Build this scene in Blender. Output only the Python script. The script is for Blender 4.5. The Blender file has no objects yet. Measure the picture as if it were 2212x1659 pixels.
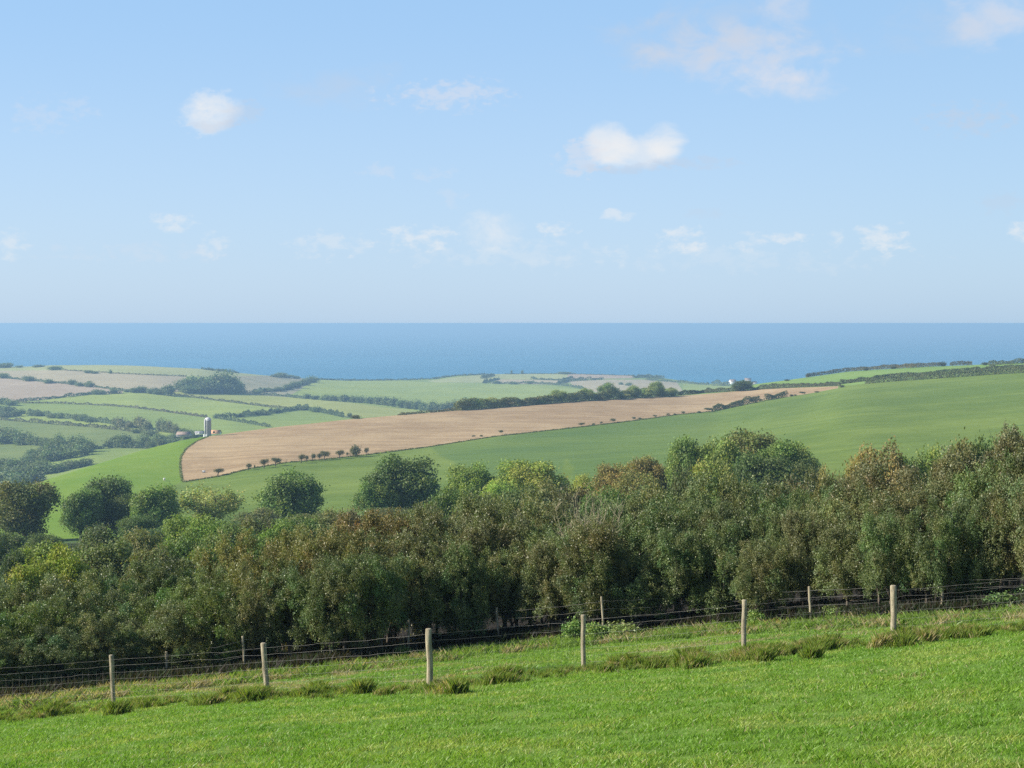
import bpy, math, random
import numpy as np
from mathutils import Matrix, Vector
R = math.radians
S = bpy.context.scene
COL = S.collection

# ------------------------------------------------------------------ camera
ZC = 150.0                       # eye height above the sea
PW, PH = 2212.0, 1659.0          # measuring frame used for survey readings of the photograph
FL = (PW / 2) / math.tan(R(18.0))
HOR = 698.2
PITCH = math.atan((PH / 2 - HOR) / FL)
cam_d = bpy.data.cameras.new("camera"); cam = bpy.data.objects.new("camera", cam_d); COL.objects.link(cam)
cam.location = (0, 0, ZC); cam.rotation_euler = (R(90) - PITCH, 0, 0)
cam_d.sensor_width = 36; cam_d.lens = 18 / math.tan(R(18.0)); cam_d.clip_start = 0.1; cam_d.clip_end = 400000
S.camera = cam

# ------------------------------------------------------------------ light
SUN_EL, SUN_AZ = 32.0, -97.0     # azimuth from +Y, negative = left
sd = bpy.data.lights.new("sun", 'SUN'); sun = bpy.data.objects.new("sun", sd); COL.objects.link(sun)
sd.energy = 4.6; sd.angle = R(0.5); sd.color = (1.0, 0.93, 0.82)
sv = Vector((math.sin(R(SUN_AZ)) * math.cos(R(SUN_EL)), math.cos(R(SUN_AZ)) * math.cos(R(SUN_EL)), math.sin(R(SUN_EL))))
sun.rotation_euler = sv.to_track_quat('Z', 'Y').to_euler()
S.view_settings.view_transform = 'Standard'; S.view_settings.look = 'None'
S.view_settings.exposure = 0.75; S.view_settings.gamma = 1.0
S.cycles.max_bounces = 6; S.cycles.diffuse_bounces = 3; S.cycles.glossy_bounces = 2
S.cycles.transmission_bounces = 3; S.cycles.transparent_max_bounces = 8; S.cycles.volume_bounces = 0
S.cycles.sample_clamp_indirect = 6.0; S.cycles.use_denoising = False

class NT:
    """small node-tree writer"""
    def __init__(s, tree): s.t = tree; s.n = tree.nodes; s.l = tree.links
    def add(s, typ, **kw):
        n = s.n.new(typ)
        for k, v in kw.items(): setattr(n, k, v)
        return n
    def link(s, a, b): s.l.new(a, b)
    def math(s, op, a, b=None, c=None, clamp=False):
        n = s.add('ShaderNodeMath', operation=op); n.use_clamp = clamp
        for i, v in enumerate((a, b, c)):
            if v is None: continue
            if isinstance(v, (int, float)): n.inputs[i].default_value = v
            else: s.link(v, n.inputs[i])
        return n.outputs[0]
    def mix(s, f, a, b, blend='MIX'):
        n = s.add('ShaderNodeMix', data_type='RGBA', blend_type=blend)
        for i, v in ((0, f), (6, a), (7, b)):
            if isinstance(v, (int, float)): n.inputs[i].default_value = v
            elif isinstance(v, tuple): n.inputs[i].default_value = (*v[:3], 1)
            else: s.link(v, n.inputs[i])
        return n.outputs[2]
    def noise(s, vec, scale, detail=3, rough=.5, dist=0):
        n = s.add('ShaderNodeTexNoise'); n.inputs['Scale'].default_value = scale
        n.inputs['Detail'].default_value = detail; n.inputs['Roughness'].default_value = rough; n.inputs['Distortion'].default_value = dist
        if vec is not None: s.link(vec, n.inputs['Vector'])
        return n.outputs[0]
    def mapping(s, vec, sc=(1, 1, 1), rot=(0, 0, 0), loc=(0, 0, 0)):
        n = s.add('ShaderNodeMapping'); n.inputs['Scale'].default_value = sc; n.inputs['Rotation'].default_value = rot; n.inputs['Location'].default_value = loc
        s.link(vec, n.inputs['Vector']); return n.outputs[0]
    def smooth(s, v, a, b, lo=0., hi=1.):
        n = s.add('ShaderNodeMapRange', interpolation_type='SMOOTHSTEP')
        s.link(v, n.inputs[0])
        for i, x in enumerate((a, b, lo, hi)): n.inputs[i + 1].default_value = x
        return n.outputs[0]

# ------------------------------------------------------------------ sky with clouds
W = bpy.data.worlds.new("World"); S.world = W; W.use_nodes = True
W.node_tree.nodes.clear(); g = NT(W.node_tree)
sky = g.add('ShaderNodeTexSky', sky_type='NISHITA'); sky.sun_disc = False
sky.sun_elevation = R(SUN_EL); sky.sun_rotation = R(SUN_AZ); sky.altitude = 150; sky.air_density = 1.0; sky.dust_density = 1.0; sky.ozone_density = 2.0
tc = g.add('ShaderNodeTexCoord'); sx = g.add('ShaderNodeSeparateXYZ'); g.link(tc.outputs['Generated'], sx.inputs[0])
yy = g.math('MAXIMUM', sx.outputs[1], 0.05)
U = g.math('DIVIDE', sx.outputs[0], yy); V = g.math('DIVIDE', sx.outputs[2], yy)   # tangents of bearing and height above the horizon
cv = g.add('ShaderNodeCombineXYZ'); g.link(U, cv.inputs[0]); g.link(V, cv.inputs[1])
front = g.smooth(sx.outputs[1], 0.3, 0.6)
n1 = g.noise(g.mapping(cv.outputs[0], (1, 1.5, 1)), 34, 6, .6, .3)
n3 = g.noise(g.mapping(cv.outputs[0], (1, 1.7, 1), loc=(5.2, 2.2, 0)), 95, 4, .6, .2)
n2 = g.noise(g.mapping(cv.outputs[0], (1, 1.6, 1), loc=(3.1, 1.7, 0)), 12, 4, .55, .4)
def uv(px, py): return ((px - PW / 2) / FL, (HOR - py) / FL)
# (px, py, rx, ry, strength, colour, edge noise)
WHT = (1.0, .985, .97); PNK = (.86, .85, .90); GRY = (.62, .70, .83)
CLOUDS = [(460, 242, 56, 40, .5, WHT, .6), (466, 222, 44, 28, .35, WHT, .6), (445, 262, 46, 28, .35, WHT, .6), (470, 274, 46, 13, .4, GRY, .8), (525, 248, 55, 24, .34, GRY, .9),
          (1318, 314, 50, 40, .55, WHT, .7), (1436, 312, 40, 36, .55, WHT, .7), (1372, 332, 84, 34, .5, WHT, .6), (1262, 340, 52, 32, .4, PNK, .9), (1370, 366, 95, 11, .4, GRY, .8), (1500, 352, 80, 12, .3, GRY, .9),
          (1590, 125, 175, 62, .60, PNK, 1.1), (1700, 185, 105, 34, .62, PNK, 1.0), (1470, 110, 170, 60, .42, GRY, 1.2), (1620, 70, 200, 70, .3, GRY, 1.2), (1690, 30, 50, 60, .30, PNK, 1.2),
          (2130, 40, 90, 75, .5, PNK, 1.1), (2010, 60, 130, 50, .22, GRY, 1.3), (2100, 262, 80, 30, .5, GRY, 1.1), (2160, 445, 50, 25, .25, GRY, 1.2),
          (970, 208, 130, 28, .45, PNK, 1.1), (740, 190, 130, 42, .32, GRY, 1.3), (130, 250, 90, 30, .2, PNK, 1.3), (820, 368, 34, 16, .25, PNK, 1.2), (930, 376, 45, 12, .2, PNK, 1.2), (975, 432, 30, 18, .16, PNK, 1.2),
          (378, 480, 45, 17, .42, WHT, 1.0), (465, 528, 30, 22, .3, WHT, 1.0), (690, 530, 55, 26, .28, WHT, 1.1), (910, 513, 75, 22, .48, WHT, 1.0), (1060, 500, 62, 44, .55, WHT, 1.0),
          (1205, 496, 50, 13, .5, WHT, 1.0), (1330, 466, 26, 12, .42, WHT, 1.0), (1470, 518, 42, 28, .5, WHT, 1.0), (1612, 524, 36, 16, .45, WHT, 1.0), (1712, 514, 42, 14, .45, WHT, 1.0), (1912, 515, 60, 26, .5, WHT, 1.0),
          (2205, 492, 34, 22, .5, WHT, 1.0), (30, 525, 30, 28, .35, WHT, 1.0), (1800, 515, 26, 14, .35, WHT, 1.0), (775, 530, 26, 18, .28, WHT, 1.0), (1530, 462, 60, 10, .2, GRY, 1.2), (1110, 550, 200, 26, .16, WHT, 1.2), (1600, 560, 280, 24, .12, WHT, 1.2), (300, 545, 160, 18, .14, PNK, 1.2)]
g.link(g.math('MULTIPLY', 1, 1), g.add('ShaderNodeMath').inputs[0])
col = None
bright = g.add('ShaderNodeVectorMath', operation='SCALE'); g.link(sky.outputs[0], bright.inputs[0]); bright.inputs[3].default_value = 1.0
base_sky = bright.outputs[0]
CLOUD_LEVEL = 5.4
# the haze over the sea brightens the lowest sky
low = g.mix(g.smooth(V, -.02, .10), (3.05, 4.3, 5.8), (2.85, 4.1, 5.75)); low = g.mix(g.smooth(V, .06, .22), low, (2.2, 3.7, 5.7))
low = g.mix(g.smooth(U, .05, .34, 0., .4), low, (2.3, 3.6, 5.1))
cur = g.mix(g.math('MULTIPLY', g.smooth(V, 0.22, 0.7, .75, 0.), front), base_sky, low)
for (px, py, rx, ry, st, c, nz) in CLOUDS:
    u0, v0 = uv(px, py); rx *= 1.1; ry *= 1.12
    a = g.math('MULTIPLY', g.math('SUBTRACT', U, u0), FL / rx); b = g.math('MULTIPLY', g.math('SUBTRACT', V, v0), FL / ry)
    d = g.math('ADD', g.math('MULTIPLY', a, a), g.math('MULTIPLY', b, b))
    small = ry < 37
    f = g.math('ADD', g.math('MULTIPLY', g.math('SUBTRACT', n1, .5), (4.5 if small else 4.2) * nz), g.math('MULTIPLY', g.math('SUBTRACT', n3 if small else n2, .5), (7.0 if small else 3.0) * nz)); st = min(.85, st * (.95 if small else 1.1))
    m = g.smooth(g.math('ADD', d, f), -.1 if nz < .95 else -1.0, 1.4, st, 0.)
    cur = g.mix(g.math('MULTIPLY', m, front), cur, tuple(x * CLOUD_LEVEL for x in c))
bg = g.add('ShaderNodeBackground'); bg.inputs[1].default_value = 0.1; g.link(cur, bg.inputs[0])
wo = g.add('ShaderNodeOutputWorld'); g.link(bg.outputs[0], wo.inputs[0])

# ------------------------------------------------------------------ helpers
def ray(px, py):
    """direction of the sight line through a survey reading, scaled to y = 1"""
    x = (np.asarray(px, float) - PW / 2) / FL; u = (PH / 2 - np.asarray(py, float)) / FL
    cy, sy = math.cos(PITCH), math.sin(PITCH)
    dy = cy + u * sy; dz = -sy + u * cy
    return x / dy, dz / dy
def zat(px, py, Y): return ZC + ray(px, py)[1] * Y
def proj(x, y, z):
    cy, sy = math.cos(PITCH), math.sin(PITCH); dz = z - ZC
    f = y * cy - dz * sy; u = y * sy + dz * cy
    return PW / 2 + FL * x / f, PH / 2 - FL * u / f
def _h(ix, iy, seed):
    n = (ix.astype(np.int64) * 374761393 + iy.astype(np.int64) * 668265263 + seed * 974634777) & 0x7fffffff
    n = ((n ^ (n >> 13)) * 1274126177) & 0x7fffffff
    return ((n ^ (n >> 16)) & 0xffff) / 65535.0
def vnoise(x, y, scale, seed=0, octv=3):
    x = np.asarray(x, float) / scale; y = np.asarray(y, float) / scale; out = 0; a = 1; t = 0
    for k in range(octv):
        ix = np.floor(x); iy = np.floor(y); fx = x - ix; fy = y - iy
        fx = fx * fx * (3 - 2 * fx); fy = fy * fy * (3 - 2 * fy)
        v = (_h(ix, iy, seed + k) * (1 - fx) + _h(ix + 1, iy, seed + k) * fx) * (1 - fy) + (_h(ix, iy + 1, seed + k) * (1 - fx) + _h(ix + 1, iy + 1, seed + k) * fx) * fy
        out = out + a * v; t += a; a *= .5; x = x * 2.03 + 7; y = y * 2.03 + 3
    return out / t
def mesh_np(name, verts, faces, mat=None, cols=None, smooth=False):
    """faces: (n,3) or (n,4) int array; cols: per-vertex (n,3)"""
    me = bpy.data.meshes.new(name); verts = np.asarray(verts, np.float32); faces = np.asarray(faces, np.int32)
    nv, nf, k = len(verts), len(faces), faces.shape[1]
    me.vertices.add(nv); me.vertices.foreach_set('co', verts.ravel())
    me.loops.add(nf * k); me.loops.foreach_set('vertex_index', faces.ravel())
    me.polygons.add(nf); me.polygons.foreach_set('loop_start', np.arange(0, nf * k, k, dtype=np.int32)); me.polygons.foreach_set('loop_total', np.full(nf, k, np.int32))
    if smooth: me.polygons.foreach_set('use_smooth', np.ones(nf, bool))
    if cols is not None:
        at = me.color_attributes.new('tint', 'FLOAT_COLOR', 'POINT')
        c = np.ones((nv, 4), np.float32); c[:, :3] = cols; at.data.foreach_set('color', c.ravel())
    me.update(calc_edges=True)
    if mat: me.materials.append(mat)
    return me
LABELS = set()
def tag(o, label, cat=None, kind=None, group=None):
    o['label'] = label; LABELS.add(label)
    if cat: o['category'] = cat
    if kind: o['kind'] = kind
    if group: o['group'] = group
    return o
def ob(name, me, parent=None, loc=(0, 0, 0), rz=0, sc=(1, 1, 1)):
    o = bpy.data.objects.new(name, me); COL.objects.link(o)
    o.location = loc; o.rotation_euler = (0, 0, rz); o.scale = sc
    if parent: o.parent = parent
    return o

class MB:
    """collects tubes and boxes into one mesh of quads"""
    def __init__(s): s.v = []; s.f = []; s.c = []; s.n = 0
    def add(s, v, f, c=None):
        v = np.asarray(v, float); s.v.append(v); s.f.append(np.asarray(f, int) + s.n); s.n += len(v)
        s.c.append(np.tile(np.asarray(c if c is not None else (1, 1, 1), float), (len(v), 1)) if c is None or np.ndim(c) == 1 else c)
    def tube(s, pts, r, sides=6, cap=True, c=None):
        pts = np.asarray(pts, float); n = len(pts); r = np.broadcast_to(np.asarray(r, float), (n,))
        ring = []
        for i in range(n):
            d = pts[min(i + 1, n - 1)] - pts[max(i - 1, 0)]; d = d / (np.linalg.norm(d) + 1e-9)
            a = np.cross(d, (0, 0, 1) if abs(d[2]) < .9 else (1, 0, 0)); a /= np.linalg.norm(a); b = np.cross(d, a)
            t = np.arange(sides) * 2 * math.pi / sides
            ring.append(pts[i] + r[i] * (np.cos(t)[:, None] * a + np.sin(t)[:, None] * b))
        v = np.concatenate(ring); f = []
        for i in range(n - 1):
            for k in range(sides):
                k2 = (k + 1) % sides; f.append((i * sides + k, i * sides + k2, (i + 1) * sides + k2, (i + 1) * sides + k))
        if cap:
            for e in (0, n - 1):
                o = e * sides
                for k in range(1, sides - 1, 2): f.append((o, o + k, o + k + 1, o + (k + 2) % sides if k + 2 < sides else o))
            f = [q if len(set(q)) == 4 else q for q in f]
        good = [q for q in f if len(set(q)) == 4]
        tri = [q for q in f if len(set(q)) == 3]
        s.add(v, np.array(good), c)
    def box(s, c0, size, rz=0, col=None):
        x, y, z = [q / 2 for q in size]
        v = np.array([(a * x, b * y, d * z) for d in (-1, 1) for (a, b) in ((-1, -1), (1, -1), (1, 1), (-1, 1))])
        cr, sr = math.cos(rz), math.sin(rz); v = np.stack([v[:, 0] * cr - v[:, 1] * sr, v[:, 0] * sr + v[:, 1] * cr, v[:, 2]], 1) + np.array(c0)
        s.add(v, [(3, 2, 1, 0), (4, 5, 6, 7), (0, 1, 5, 4), (1, 2, 6, 5), (2, 3, 7, 6), (3, 0, 4, 7)], col)
    def mesh(s, name, mat, smooth=False):
        return mesh_np(name, np.concatenate(s.v), np.concatenate(s.f), mat, np.concatenate(s.c), smooth)

# ------------------------------------------------------------------ materials
def new_mat(name):
    m = bpy.data.materials.new(name); m.use_nodes = True; m.node_tree.nodes.clear(); return m, NT(m.node_tree)
def out(g, sh): o = g.add('ShaderNodeOutputMaterial'); g.link(sh, o.inputs[0])
def foliage_mat(name, rough=.42, trans=.3, spec=.5, use_obj=True):
    m, g = new_mat(name); at = g.add('ShaderNodeAttribute'); at.attribute_name = 'tint'
    c = at.outputs[0]
    if use_obj:
        oi = g.add('ShaderNodeObjectInfo'); c = g.mix(1.0, at.outputs[0], oi.outputs['Color'], 'MULTIPLY')
    p = g.add('ShaderNodeBsdfPrincipled'); g.link(c, p.inputs['Base Color']); p.inputs['Roughness'].default_value = rough
    p.inputs['Specular IOR Level'].default_value = spec
    t = g.add('ShaderNodeBsdfTranslucent'); g.link(g.mix(1., c, (1.25, 1.35, .55), 'MULTIPLY'), t.inputs[0])
    mx = g.add('ShaderNodeMixShader'); mx.inputs[0].default_value = trans; g.link(p.outputs[0], mx.inputs[1]); g.link(t.outputs[0], mx.inputs[2])
    out(g, mx.outputs[0]); return m
def simple_mat(name, c1, c2, scale, rough=.85, bump=0., bscale=None, sc=(1, 1, 1), detail=4, tint=False, metallic=0.):
    m, g = new_mat(name); t = g.add('ShaderNodeTexCoord'); v = g.mapping(t.outputs['Object'], sc)
    n = g.noise(v, scale, detail, .6); c = g.mix(g.smooth(n, .32, .68), c1, c2)
    if tint:
        at = g.add('ShaderNodeAttribute'); at.attribute_name = 'tint'; c = g.mix(1., c, at.outputs[0], 'MULTIPLY')
    p = g.add('ShaderNodeBsdfPrincipled'); g.link(c, p.inputs['Base Color']); p.inputs['Roughness'].default_value = rough; p.inputs['Metallic'].default_value = metallic
    p.inputs['Specular IOR Level'].default_value = .25
    if bump:
        b = g.add('ShaderNodeBump'); b.inputs['Strength'].default_value = 1; b.inputs['Distance'].default_value = bump
        g.link(g.noise(v, bscale or scale, 5, .65), b.inputs['Height']); g.link(b.outputs[0], p.inputs['Normal'])
    out(g, p.outputs[0]); return m
def field_mat(name, c1, c2, big=120., fine=3., tint=False, line=None, lrot=0., patch=None, bumpd=.15, speck=.25):
    """grass or soil seen from afar: broad patches, fine mottling, faint drill lines (world metres)"""
    m, g = new_mat(name); ge = g.add('ShaderNodeNewGeometry'); v = ge.outputs['Position']
    a = g.noise(v, 1 / big, 4, .55, .5); b = g.noise(v, 1 / fine, 5, .7); c3 = g.noise(v, 1 / (big * .18), 4, .6)
    f = g.math('ADD', g.math('MULTIPLY', a, .6), g.math('MULTIPLY', c3, .4))
    c = g.mix(g.smooth(f, .36, .64), c1, c2)
    k = g.math('ADD', g.math('MULTIPLY', g.math('SUBTRACT', b, .5), speck * 4), 1.0)
    if line:
        vm = g.mapping(v, (1 / line[0], 1 / line[1], 1 / line[1]), (0, 0, lrot)); s_ = g.noise(vm, 1.0, 4, .65)
        k = g.math('MULTIPLY', k, g.math('ADD', g.math('MULTIPLY', g.math('SUBTRACT', s_, .5), line[2]), 1.0))
    cc = g.add('ShaderNodeVectorMath', operation='SCALE'); g.link(c, cc.inputs[0]); g.link(k, cc.inputs[3]); c = cc.outputs[0]
    if patch:
        pn = g.noise(g.mapping(v, (1 / patch[1], 1 / patch[2], 1 / patch[1])), 1., 4, .6, .4)
        c = g.mix(g.smooth(pn, .60, .72, 0., patch[3]), c, patch[0])
    if tint:     # where the sward is rank and unmown
        at = g.add('ShaderNodeAttribute'); at.attribute_name = 'tint'; rl = g.noise(g.mapping(v, (1 / 70, 1 / 2.2, 1 / 2), (0, 0, .12)), 1., 3, .7); sp = g.add('ShaderNodeSeparateColor'); g.link(at.outputs[0], sp.inputs[0])
        rk = g.mix(g.smooth(rl, .35, .6), (.055, .105, .026), (.098, .165, .036)); c = g.mix(sp.outputs[0], c, rk)
    p = g.add('ShaderNodeBsdfPrincipled'); g.link(c, p.inputs['Base Color']); p.inputs['Roughness'].default_value = .95; p.inputs['Specular IOR Level'].default_value = .1
    bp = g.add('ShaderNodeBump'); bp.inputs['Distance'].default_value = bumpd; bp.inputs['Strength'].default_value = .8; g.link(b, bp.inputs['Height']); g.link(bp.outputs[0], p.inputs['Normal'])
    out(g, p.outputs[0]); return m
M_LEAF = foliage_mat('leaf_glossy', .42, .24, .32)
M_LEAF2 = foliage_mat('leaf_matt', .6, .3, .3)
M_GRASS = foliage_mat('grass_blade', .45, .42, .35, False)
M_BARK = simple_mat('bark', (.055, .045, .034), (.12, .10, .075), 9, .9, .02)
M_TWIG = simple_mat('pale_twig', (.26, .23, .14), (.36, .32, .21), 9, .9)
M_POST = simple_mat('weathered_post', (.19, .16, .105), (.43, .38, .27), 5, .85, .01, 30, (7, 7, .8), tint=True)
M_WIRE = simple_mat('galvanised_wire', (.22, .21, .19), (.33, .32, .30), 3, .5, metallic=0.)

# ------------------------------------------------------------------ near meadow
RIDGE = None
def zmead(x, y):
    x = np.asarray(x, float); y = np.asarray(y, float)
    z = ZC - 1.6 - .18 * np.minimum(y, 36) - .155 * np.maximum(y - 36, 0) + np.where(x > 0, .102, .09) * x * np.clip((y + 5) / 25, .2, 1)
    z = z + (vnoise(x, y, 2.6, 5, 2) - .5) * .10 + (vnoise(x, y, .8, 9, 2) - .5) * .05
    if RIDGE is not None:
        d = y - np.interp(x, RIDGE[:, 0], RIDGE[:, 1]); z = z + (.05 + .16 * vnoise(x, y * 0, 1.3, 15, 2)) * np.exp(-((d + .55) / .42) ** 2) + .07 / (1 + np.exp(-d / .3))
    return z
def meadow_hit(px, py):
    rx, rz = ray(px, py); Y = np.linspace(8, 75, 1400); d = (ZC + rz * Y) - zmead(rx * Y, Y)
    i = np.argmax(d < 0); y = Y[i]; return float(rx * y), float(y), float(zmead(rx * y, y))
RIDGE = np.array([(-14.0, 39.2)] + [meadow_hit(p, b)[:2] for p, b in ((-80, 1545), (248, 1520), (577, 1500), (928, 1485), (1262, 1443), (1605, 1415), (1932, 1380), (2262, 1350))] + [(18.0, 33.0)])
xs = np.arange(-46, 46.01, .23); ys = np.arange(-14, 66.1, .23)
gx, gy = np.meshgrid(xs, ys); gz = zmead(gx, gy)
nx, ny = len(xs), len(ys); idx = np.arange(nx * ny).reshape(ny, nx)
q = np.stack([idx[:-1, :-1], idx[:-1, 1:], idx[1:, 1:], idx[1:, :-1]], -1).reshape(-1, 4)
M_MEAD = field_mat('meadow_turf', (.09, .17, .025), (.13, .21, .035), 3.0, .12, patch=((.20, .17, .08), 3, 1.5, .5), bumpd=.03, speck=.3)
mv = np.stack([gx, gy, gz], -1).reshape(-1, 3); qc = mv[q].mean(1)
BASE_L = [(-300, 1545), (0, 1521), (350, 1480), (600, 1456), (900, 1420), (1100, 1395), (1300, 1378), (1550, 1358), (1750, 1348), (2100, 1332), (2212, 1322), (2500, 1305)]
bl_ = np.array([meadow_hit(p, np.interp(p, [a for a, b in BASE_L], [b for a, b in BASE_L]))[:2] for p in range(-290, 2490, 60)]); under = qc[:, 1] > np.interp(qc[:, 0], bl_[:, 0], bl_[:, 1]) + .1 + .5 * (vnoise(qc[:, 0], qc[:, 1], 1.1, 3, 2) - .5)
M_LITTER_SHADE = field_mat('litter_shade', (.022, .018, .012), (.04, .03, .018), 3., .1, speck=.5)  # litter made darker than its own tone, shade put into the colour
lq, li = np.unique(q[under], return_inverse=True); o = ob('litter_shade', mesh_np('litter_shade', mv[lq], li.reshape(-1, 4), M_LITTER_SHADE, smooth=True)); tag(o, 'bare leaf litter with shade put into its colour under the thorn belt', 'soil', 'structure')
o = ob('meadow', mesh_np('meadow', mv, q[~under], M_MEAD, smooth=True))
tag(o, 'bright green sloping pasture in the foreground', 'meadow', 'structure')

# ------------------------------------------------------------------ terrain: survey lines across the view, nearest first
PXS = np.arange(-640, 2861, 2.5)
def line(*k):      # (px, py, distance)
    k = np.array(k, float); py = np.interp(PXS, k[:, 0], k[:, 1]); Y = np.interp(PXS, k[:, 0], k[:, 2])
    ker = np.hanning(25); ker /= ker.sum()
    sm = lambda a: np.convolve(np.pad(a, 12, mode='edge'), ker, 'valid')
    py, Y = sm(py), sm(Y); return Y, zat(PXS, py, Y)
rxs = ray(PXS, 900)[0]
G0 = (np.full_like(PXS, 62.), zmead(rxs * 62, np.full_like(PXS, 62.)) - .05)
G1 = line((-640, 1360, 110), (0, 1345, 110), (1100, 1310, 110), (2212, 1240, 110), (2860, 1200, 110))
G2 = line((-640, 1200, 340), (0, 1168, 340), (600, 1150, 340), (1000, 1105, 340), (1600, 1055, 340), (2212, 1030, 340), (2860, 1010, 340))
G3 = line((-640, 1205, 455), (0, 1128, 455), (550, 1105, 460), (1000, 1070, 460), (1240, 1045, 460), (1800, 1000, 460), (2212, 975, 460), (2860, 950, 460))
R5 = line((-640, 1195, 510), (0, 1100, 510), (200, 1060, 560), (395, 1040.5, 600), (470, 1029, 612), (540, 1012, 628), (620, 998.5, 645), (700, 992, 660), (816, 979, 685), (931, 964, 720), (1070, 942, 765), (1256, 921.4, 830), (1370, 908, 880), (1463, 895, 930), (1544, 887.6, 960), (1656, 864, 1000), (1754, 849, 1012), (1815, 837, 1008), (1874, 831, 994), (2000, 823, 970), (2212, 809, 925), (2860, 780, 870))
R6 = line((-640, 1180, 560), (0, 1080, 560), (90, 1040, 620), (200, 1005, 680), (300, 975, 730), (400, 950, 770), (474, 938.4, 800), (600, 922, 842), (749, 906, 885), (979, 887, 950), (1257, 865.6, 1050), (1497, 853, 1150), (1632, 842, 1150), (1750, 836.5, 1085), (1815, 833, 1045), (1874, 828, 1016), (2000, 819, 985), (2212, 804.7, 945), (2860, 775, 890))
R7 = line((-640, 1179.5, 568), (0, 1079.5, 568), (90, 1039.5, 628), (200, 1004.5, 688), (300, 974.5, 738), (400, 949.5, 778), (474, 938, 808), (600, 921.6, 850), (749, 905.6, 893), (979, 886.6, 958), (1257, 865, 1060), (1497, 852, 1165), (1575, 844, 1235), (1632, 830, 1330), (1696, 822, 1350), (1835, 802, 1350), (1971, 793.5, 1300), (2106, 788.5, 1270), (2212, 783, 1250), (2860, 765, 1200))
H1 = (R7[0] + 120, R7[1] - 20)
FA = line((-640, 1080, 1050), (0, 1075, 1050), (200, 1015, 1150), (400, 962, 1350), (500, 943, 1400), (750, 915, 1600), (1000, 897, 1900), (1300, 882, 2100), (1500, 865, 2200), (1650, 855, 2300), (2860, 850, 2300))
FM = line((-640, 905, 1750), (0, 900, 1750), (300, 890, 1800), (500, 870, 2000), (700, 860, 2200), (900, 850, 2500), (1200, 840, 2750), (1450, 845, 2600), (1650, 843, 2600), (2860, 843, 2600))
FZ = line((-640, 800, 2700), (0, 793, 2700), (69, 792, 2700), (109, 789.5, 2700), (219, 788.5, 2700), (291, 790, 2700), (345, 793, 2700), (437, 797, 2750), (519, 806, 2820), (601, 814, 2900), (673, 819, 3000), (749, 822, 3050), (877, 820.6, 3150), (938, 818, 3200), (986, 810.5, 3300), (1087, 808, 3400), (1223, 807, 3400), (1358, 810.5, 3400), (1426, 816.5, 3350), (1497, 825, 3300), (1531, 829, 3300), (1632, 830, 3200), (2860, 832, 3200))
C1 = (FZ[0] + 160, FZ[1] - 14)
C2 = (FZ[0] + 330, np.full_like(PXS, -8.))
RIBS = [G0, G1, G2, G3, R5, R6, R7, H1, FA, FM, FZ, C1, C2]
NR = [12, 22, 14, 60, 64, 34, 8, 10, 70, 70, 8, 4]
KY = np.stack([r[0] for r in RIBS]); KZ = np.stack([r[1] for r in RIBS])
for i in range(1, len(KY)): KY[i] = np.maximum(KY[i], KY[i - 1] + 4)
hh = np.diff(KY, axis=0); dl = np.diff(KZ, axis=0) / hh
D = np.zeros_like(KZ); D[0] = dl[0]; D[-1] = dl[-1]
for i in range(1, len(KY) - 1):
    w1 = 2 * hh[i] + hh[i - 1]; w2 = hh[i] + 2 * hh[i - 1]; same = dl[i - 1] * dl[i] > 0
    with np.errstate(all='ignore'): D[i] = np.where(same, (w1 + w2) / (w1 / dl[i - 1] + w2 / dl[i]), 0)
_k = np.hanning(81); _k /= _k.sum()
for i in range(len(D)): D[i] = np.convolve(np.pad(D[i], 40, mode='edge'), _k, 'valid')
rowsY, rowsZ, BAND = [], [], []
for i, n in enumerate(NR):
    for k in range(n + (i == len(NR) - 1)):
        t = k / n; Y = 1 / ((1 - t) / KY[i] + t / KY[i + 1]); s = (Y - KY[i]) / hh[i]
        z = (1 + 2 * s) * (1 - s) ** 2 * KZ[i] + s * (1 - s) ** 2 * hh[i] * D[i] + s * s * (3 - 2 * s) * KZ[i + 1] + s * s * (s - 1) * hh[i] * D[i + 1]
        rowsY.append(Y); rowsZ.append(z); BAND.append(i)
TY = np.stack(rowsY); TZ = np.stack(rowsZ); BAND = np.array(BAND)
TX = ray(PXS, 900)[0][None, :] * TY * 1.0
TZ = TZ + np.where((TY > 120), (vnoise(TX, TY, 70, 21, 3) - .5) * np.clip((TY - 120) / 400, 0, 1) * .7, 0)
TPX, TPY = proj(TX, TY, TZ)
NROW, NCOL = TY.shape
def colarr(px):
    c = (px - PXS[0]) / 2.5; i = int(np.clip(math.floor(c), 0, NCOL - 2)); f = c - i
    return lambda A: A[:, i] * (1 - f) + A[:, i + 1] * f
def ground(px, Y):
    """ground height along bearing px at distance Y"""
    c = colarr(px); return float(np.interp(Y, c(TY), c(TZ)))
def hit(px, py, lo, hi):
    """where the sight line through (px, py) meets the slope between survey lines lo and hi"""
    c = colarr(px); m = (BAND >= lo) & (BAND < hi); Y = c(TY)[m]; P = c(TPY)[m]
    P = np.minimum.accumulate(P) - np.arange(len(P)) * 1e-7
    y = float(np.interp(-py, -P, Y)); x = float(ray(px, py)[0] * y); return x, y, ground(px, y)
MID = (2, 6); FAR = (8, 10)
def inpoly(px, py, poly):
    r = np.zeros(px.shape, bool); n = len(poly)
    for i in range(n):
        x1, y1 = poly[i]; x2, y2 = poly[(i + 1) % n]
        if y1 == y2: continue
        c = ((y1 > py) != (y2 > py)) & (px < (x2 - x1) * (py - y1) / (y2 - y1) + x1); r ^= c
    return r
fpx = (TPX[:-1, :-1] + TPX[1:, 1:]) / 2; fpy = (TPY[:-1, :-1] + TPY[1:, 1:]) / 2; fb = np.repeat(BAND[:-1, None], NCOL - 1, 1)
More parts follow.
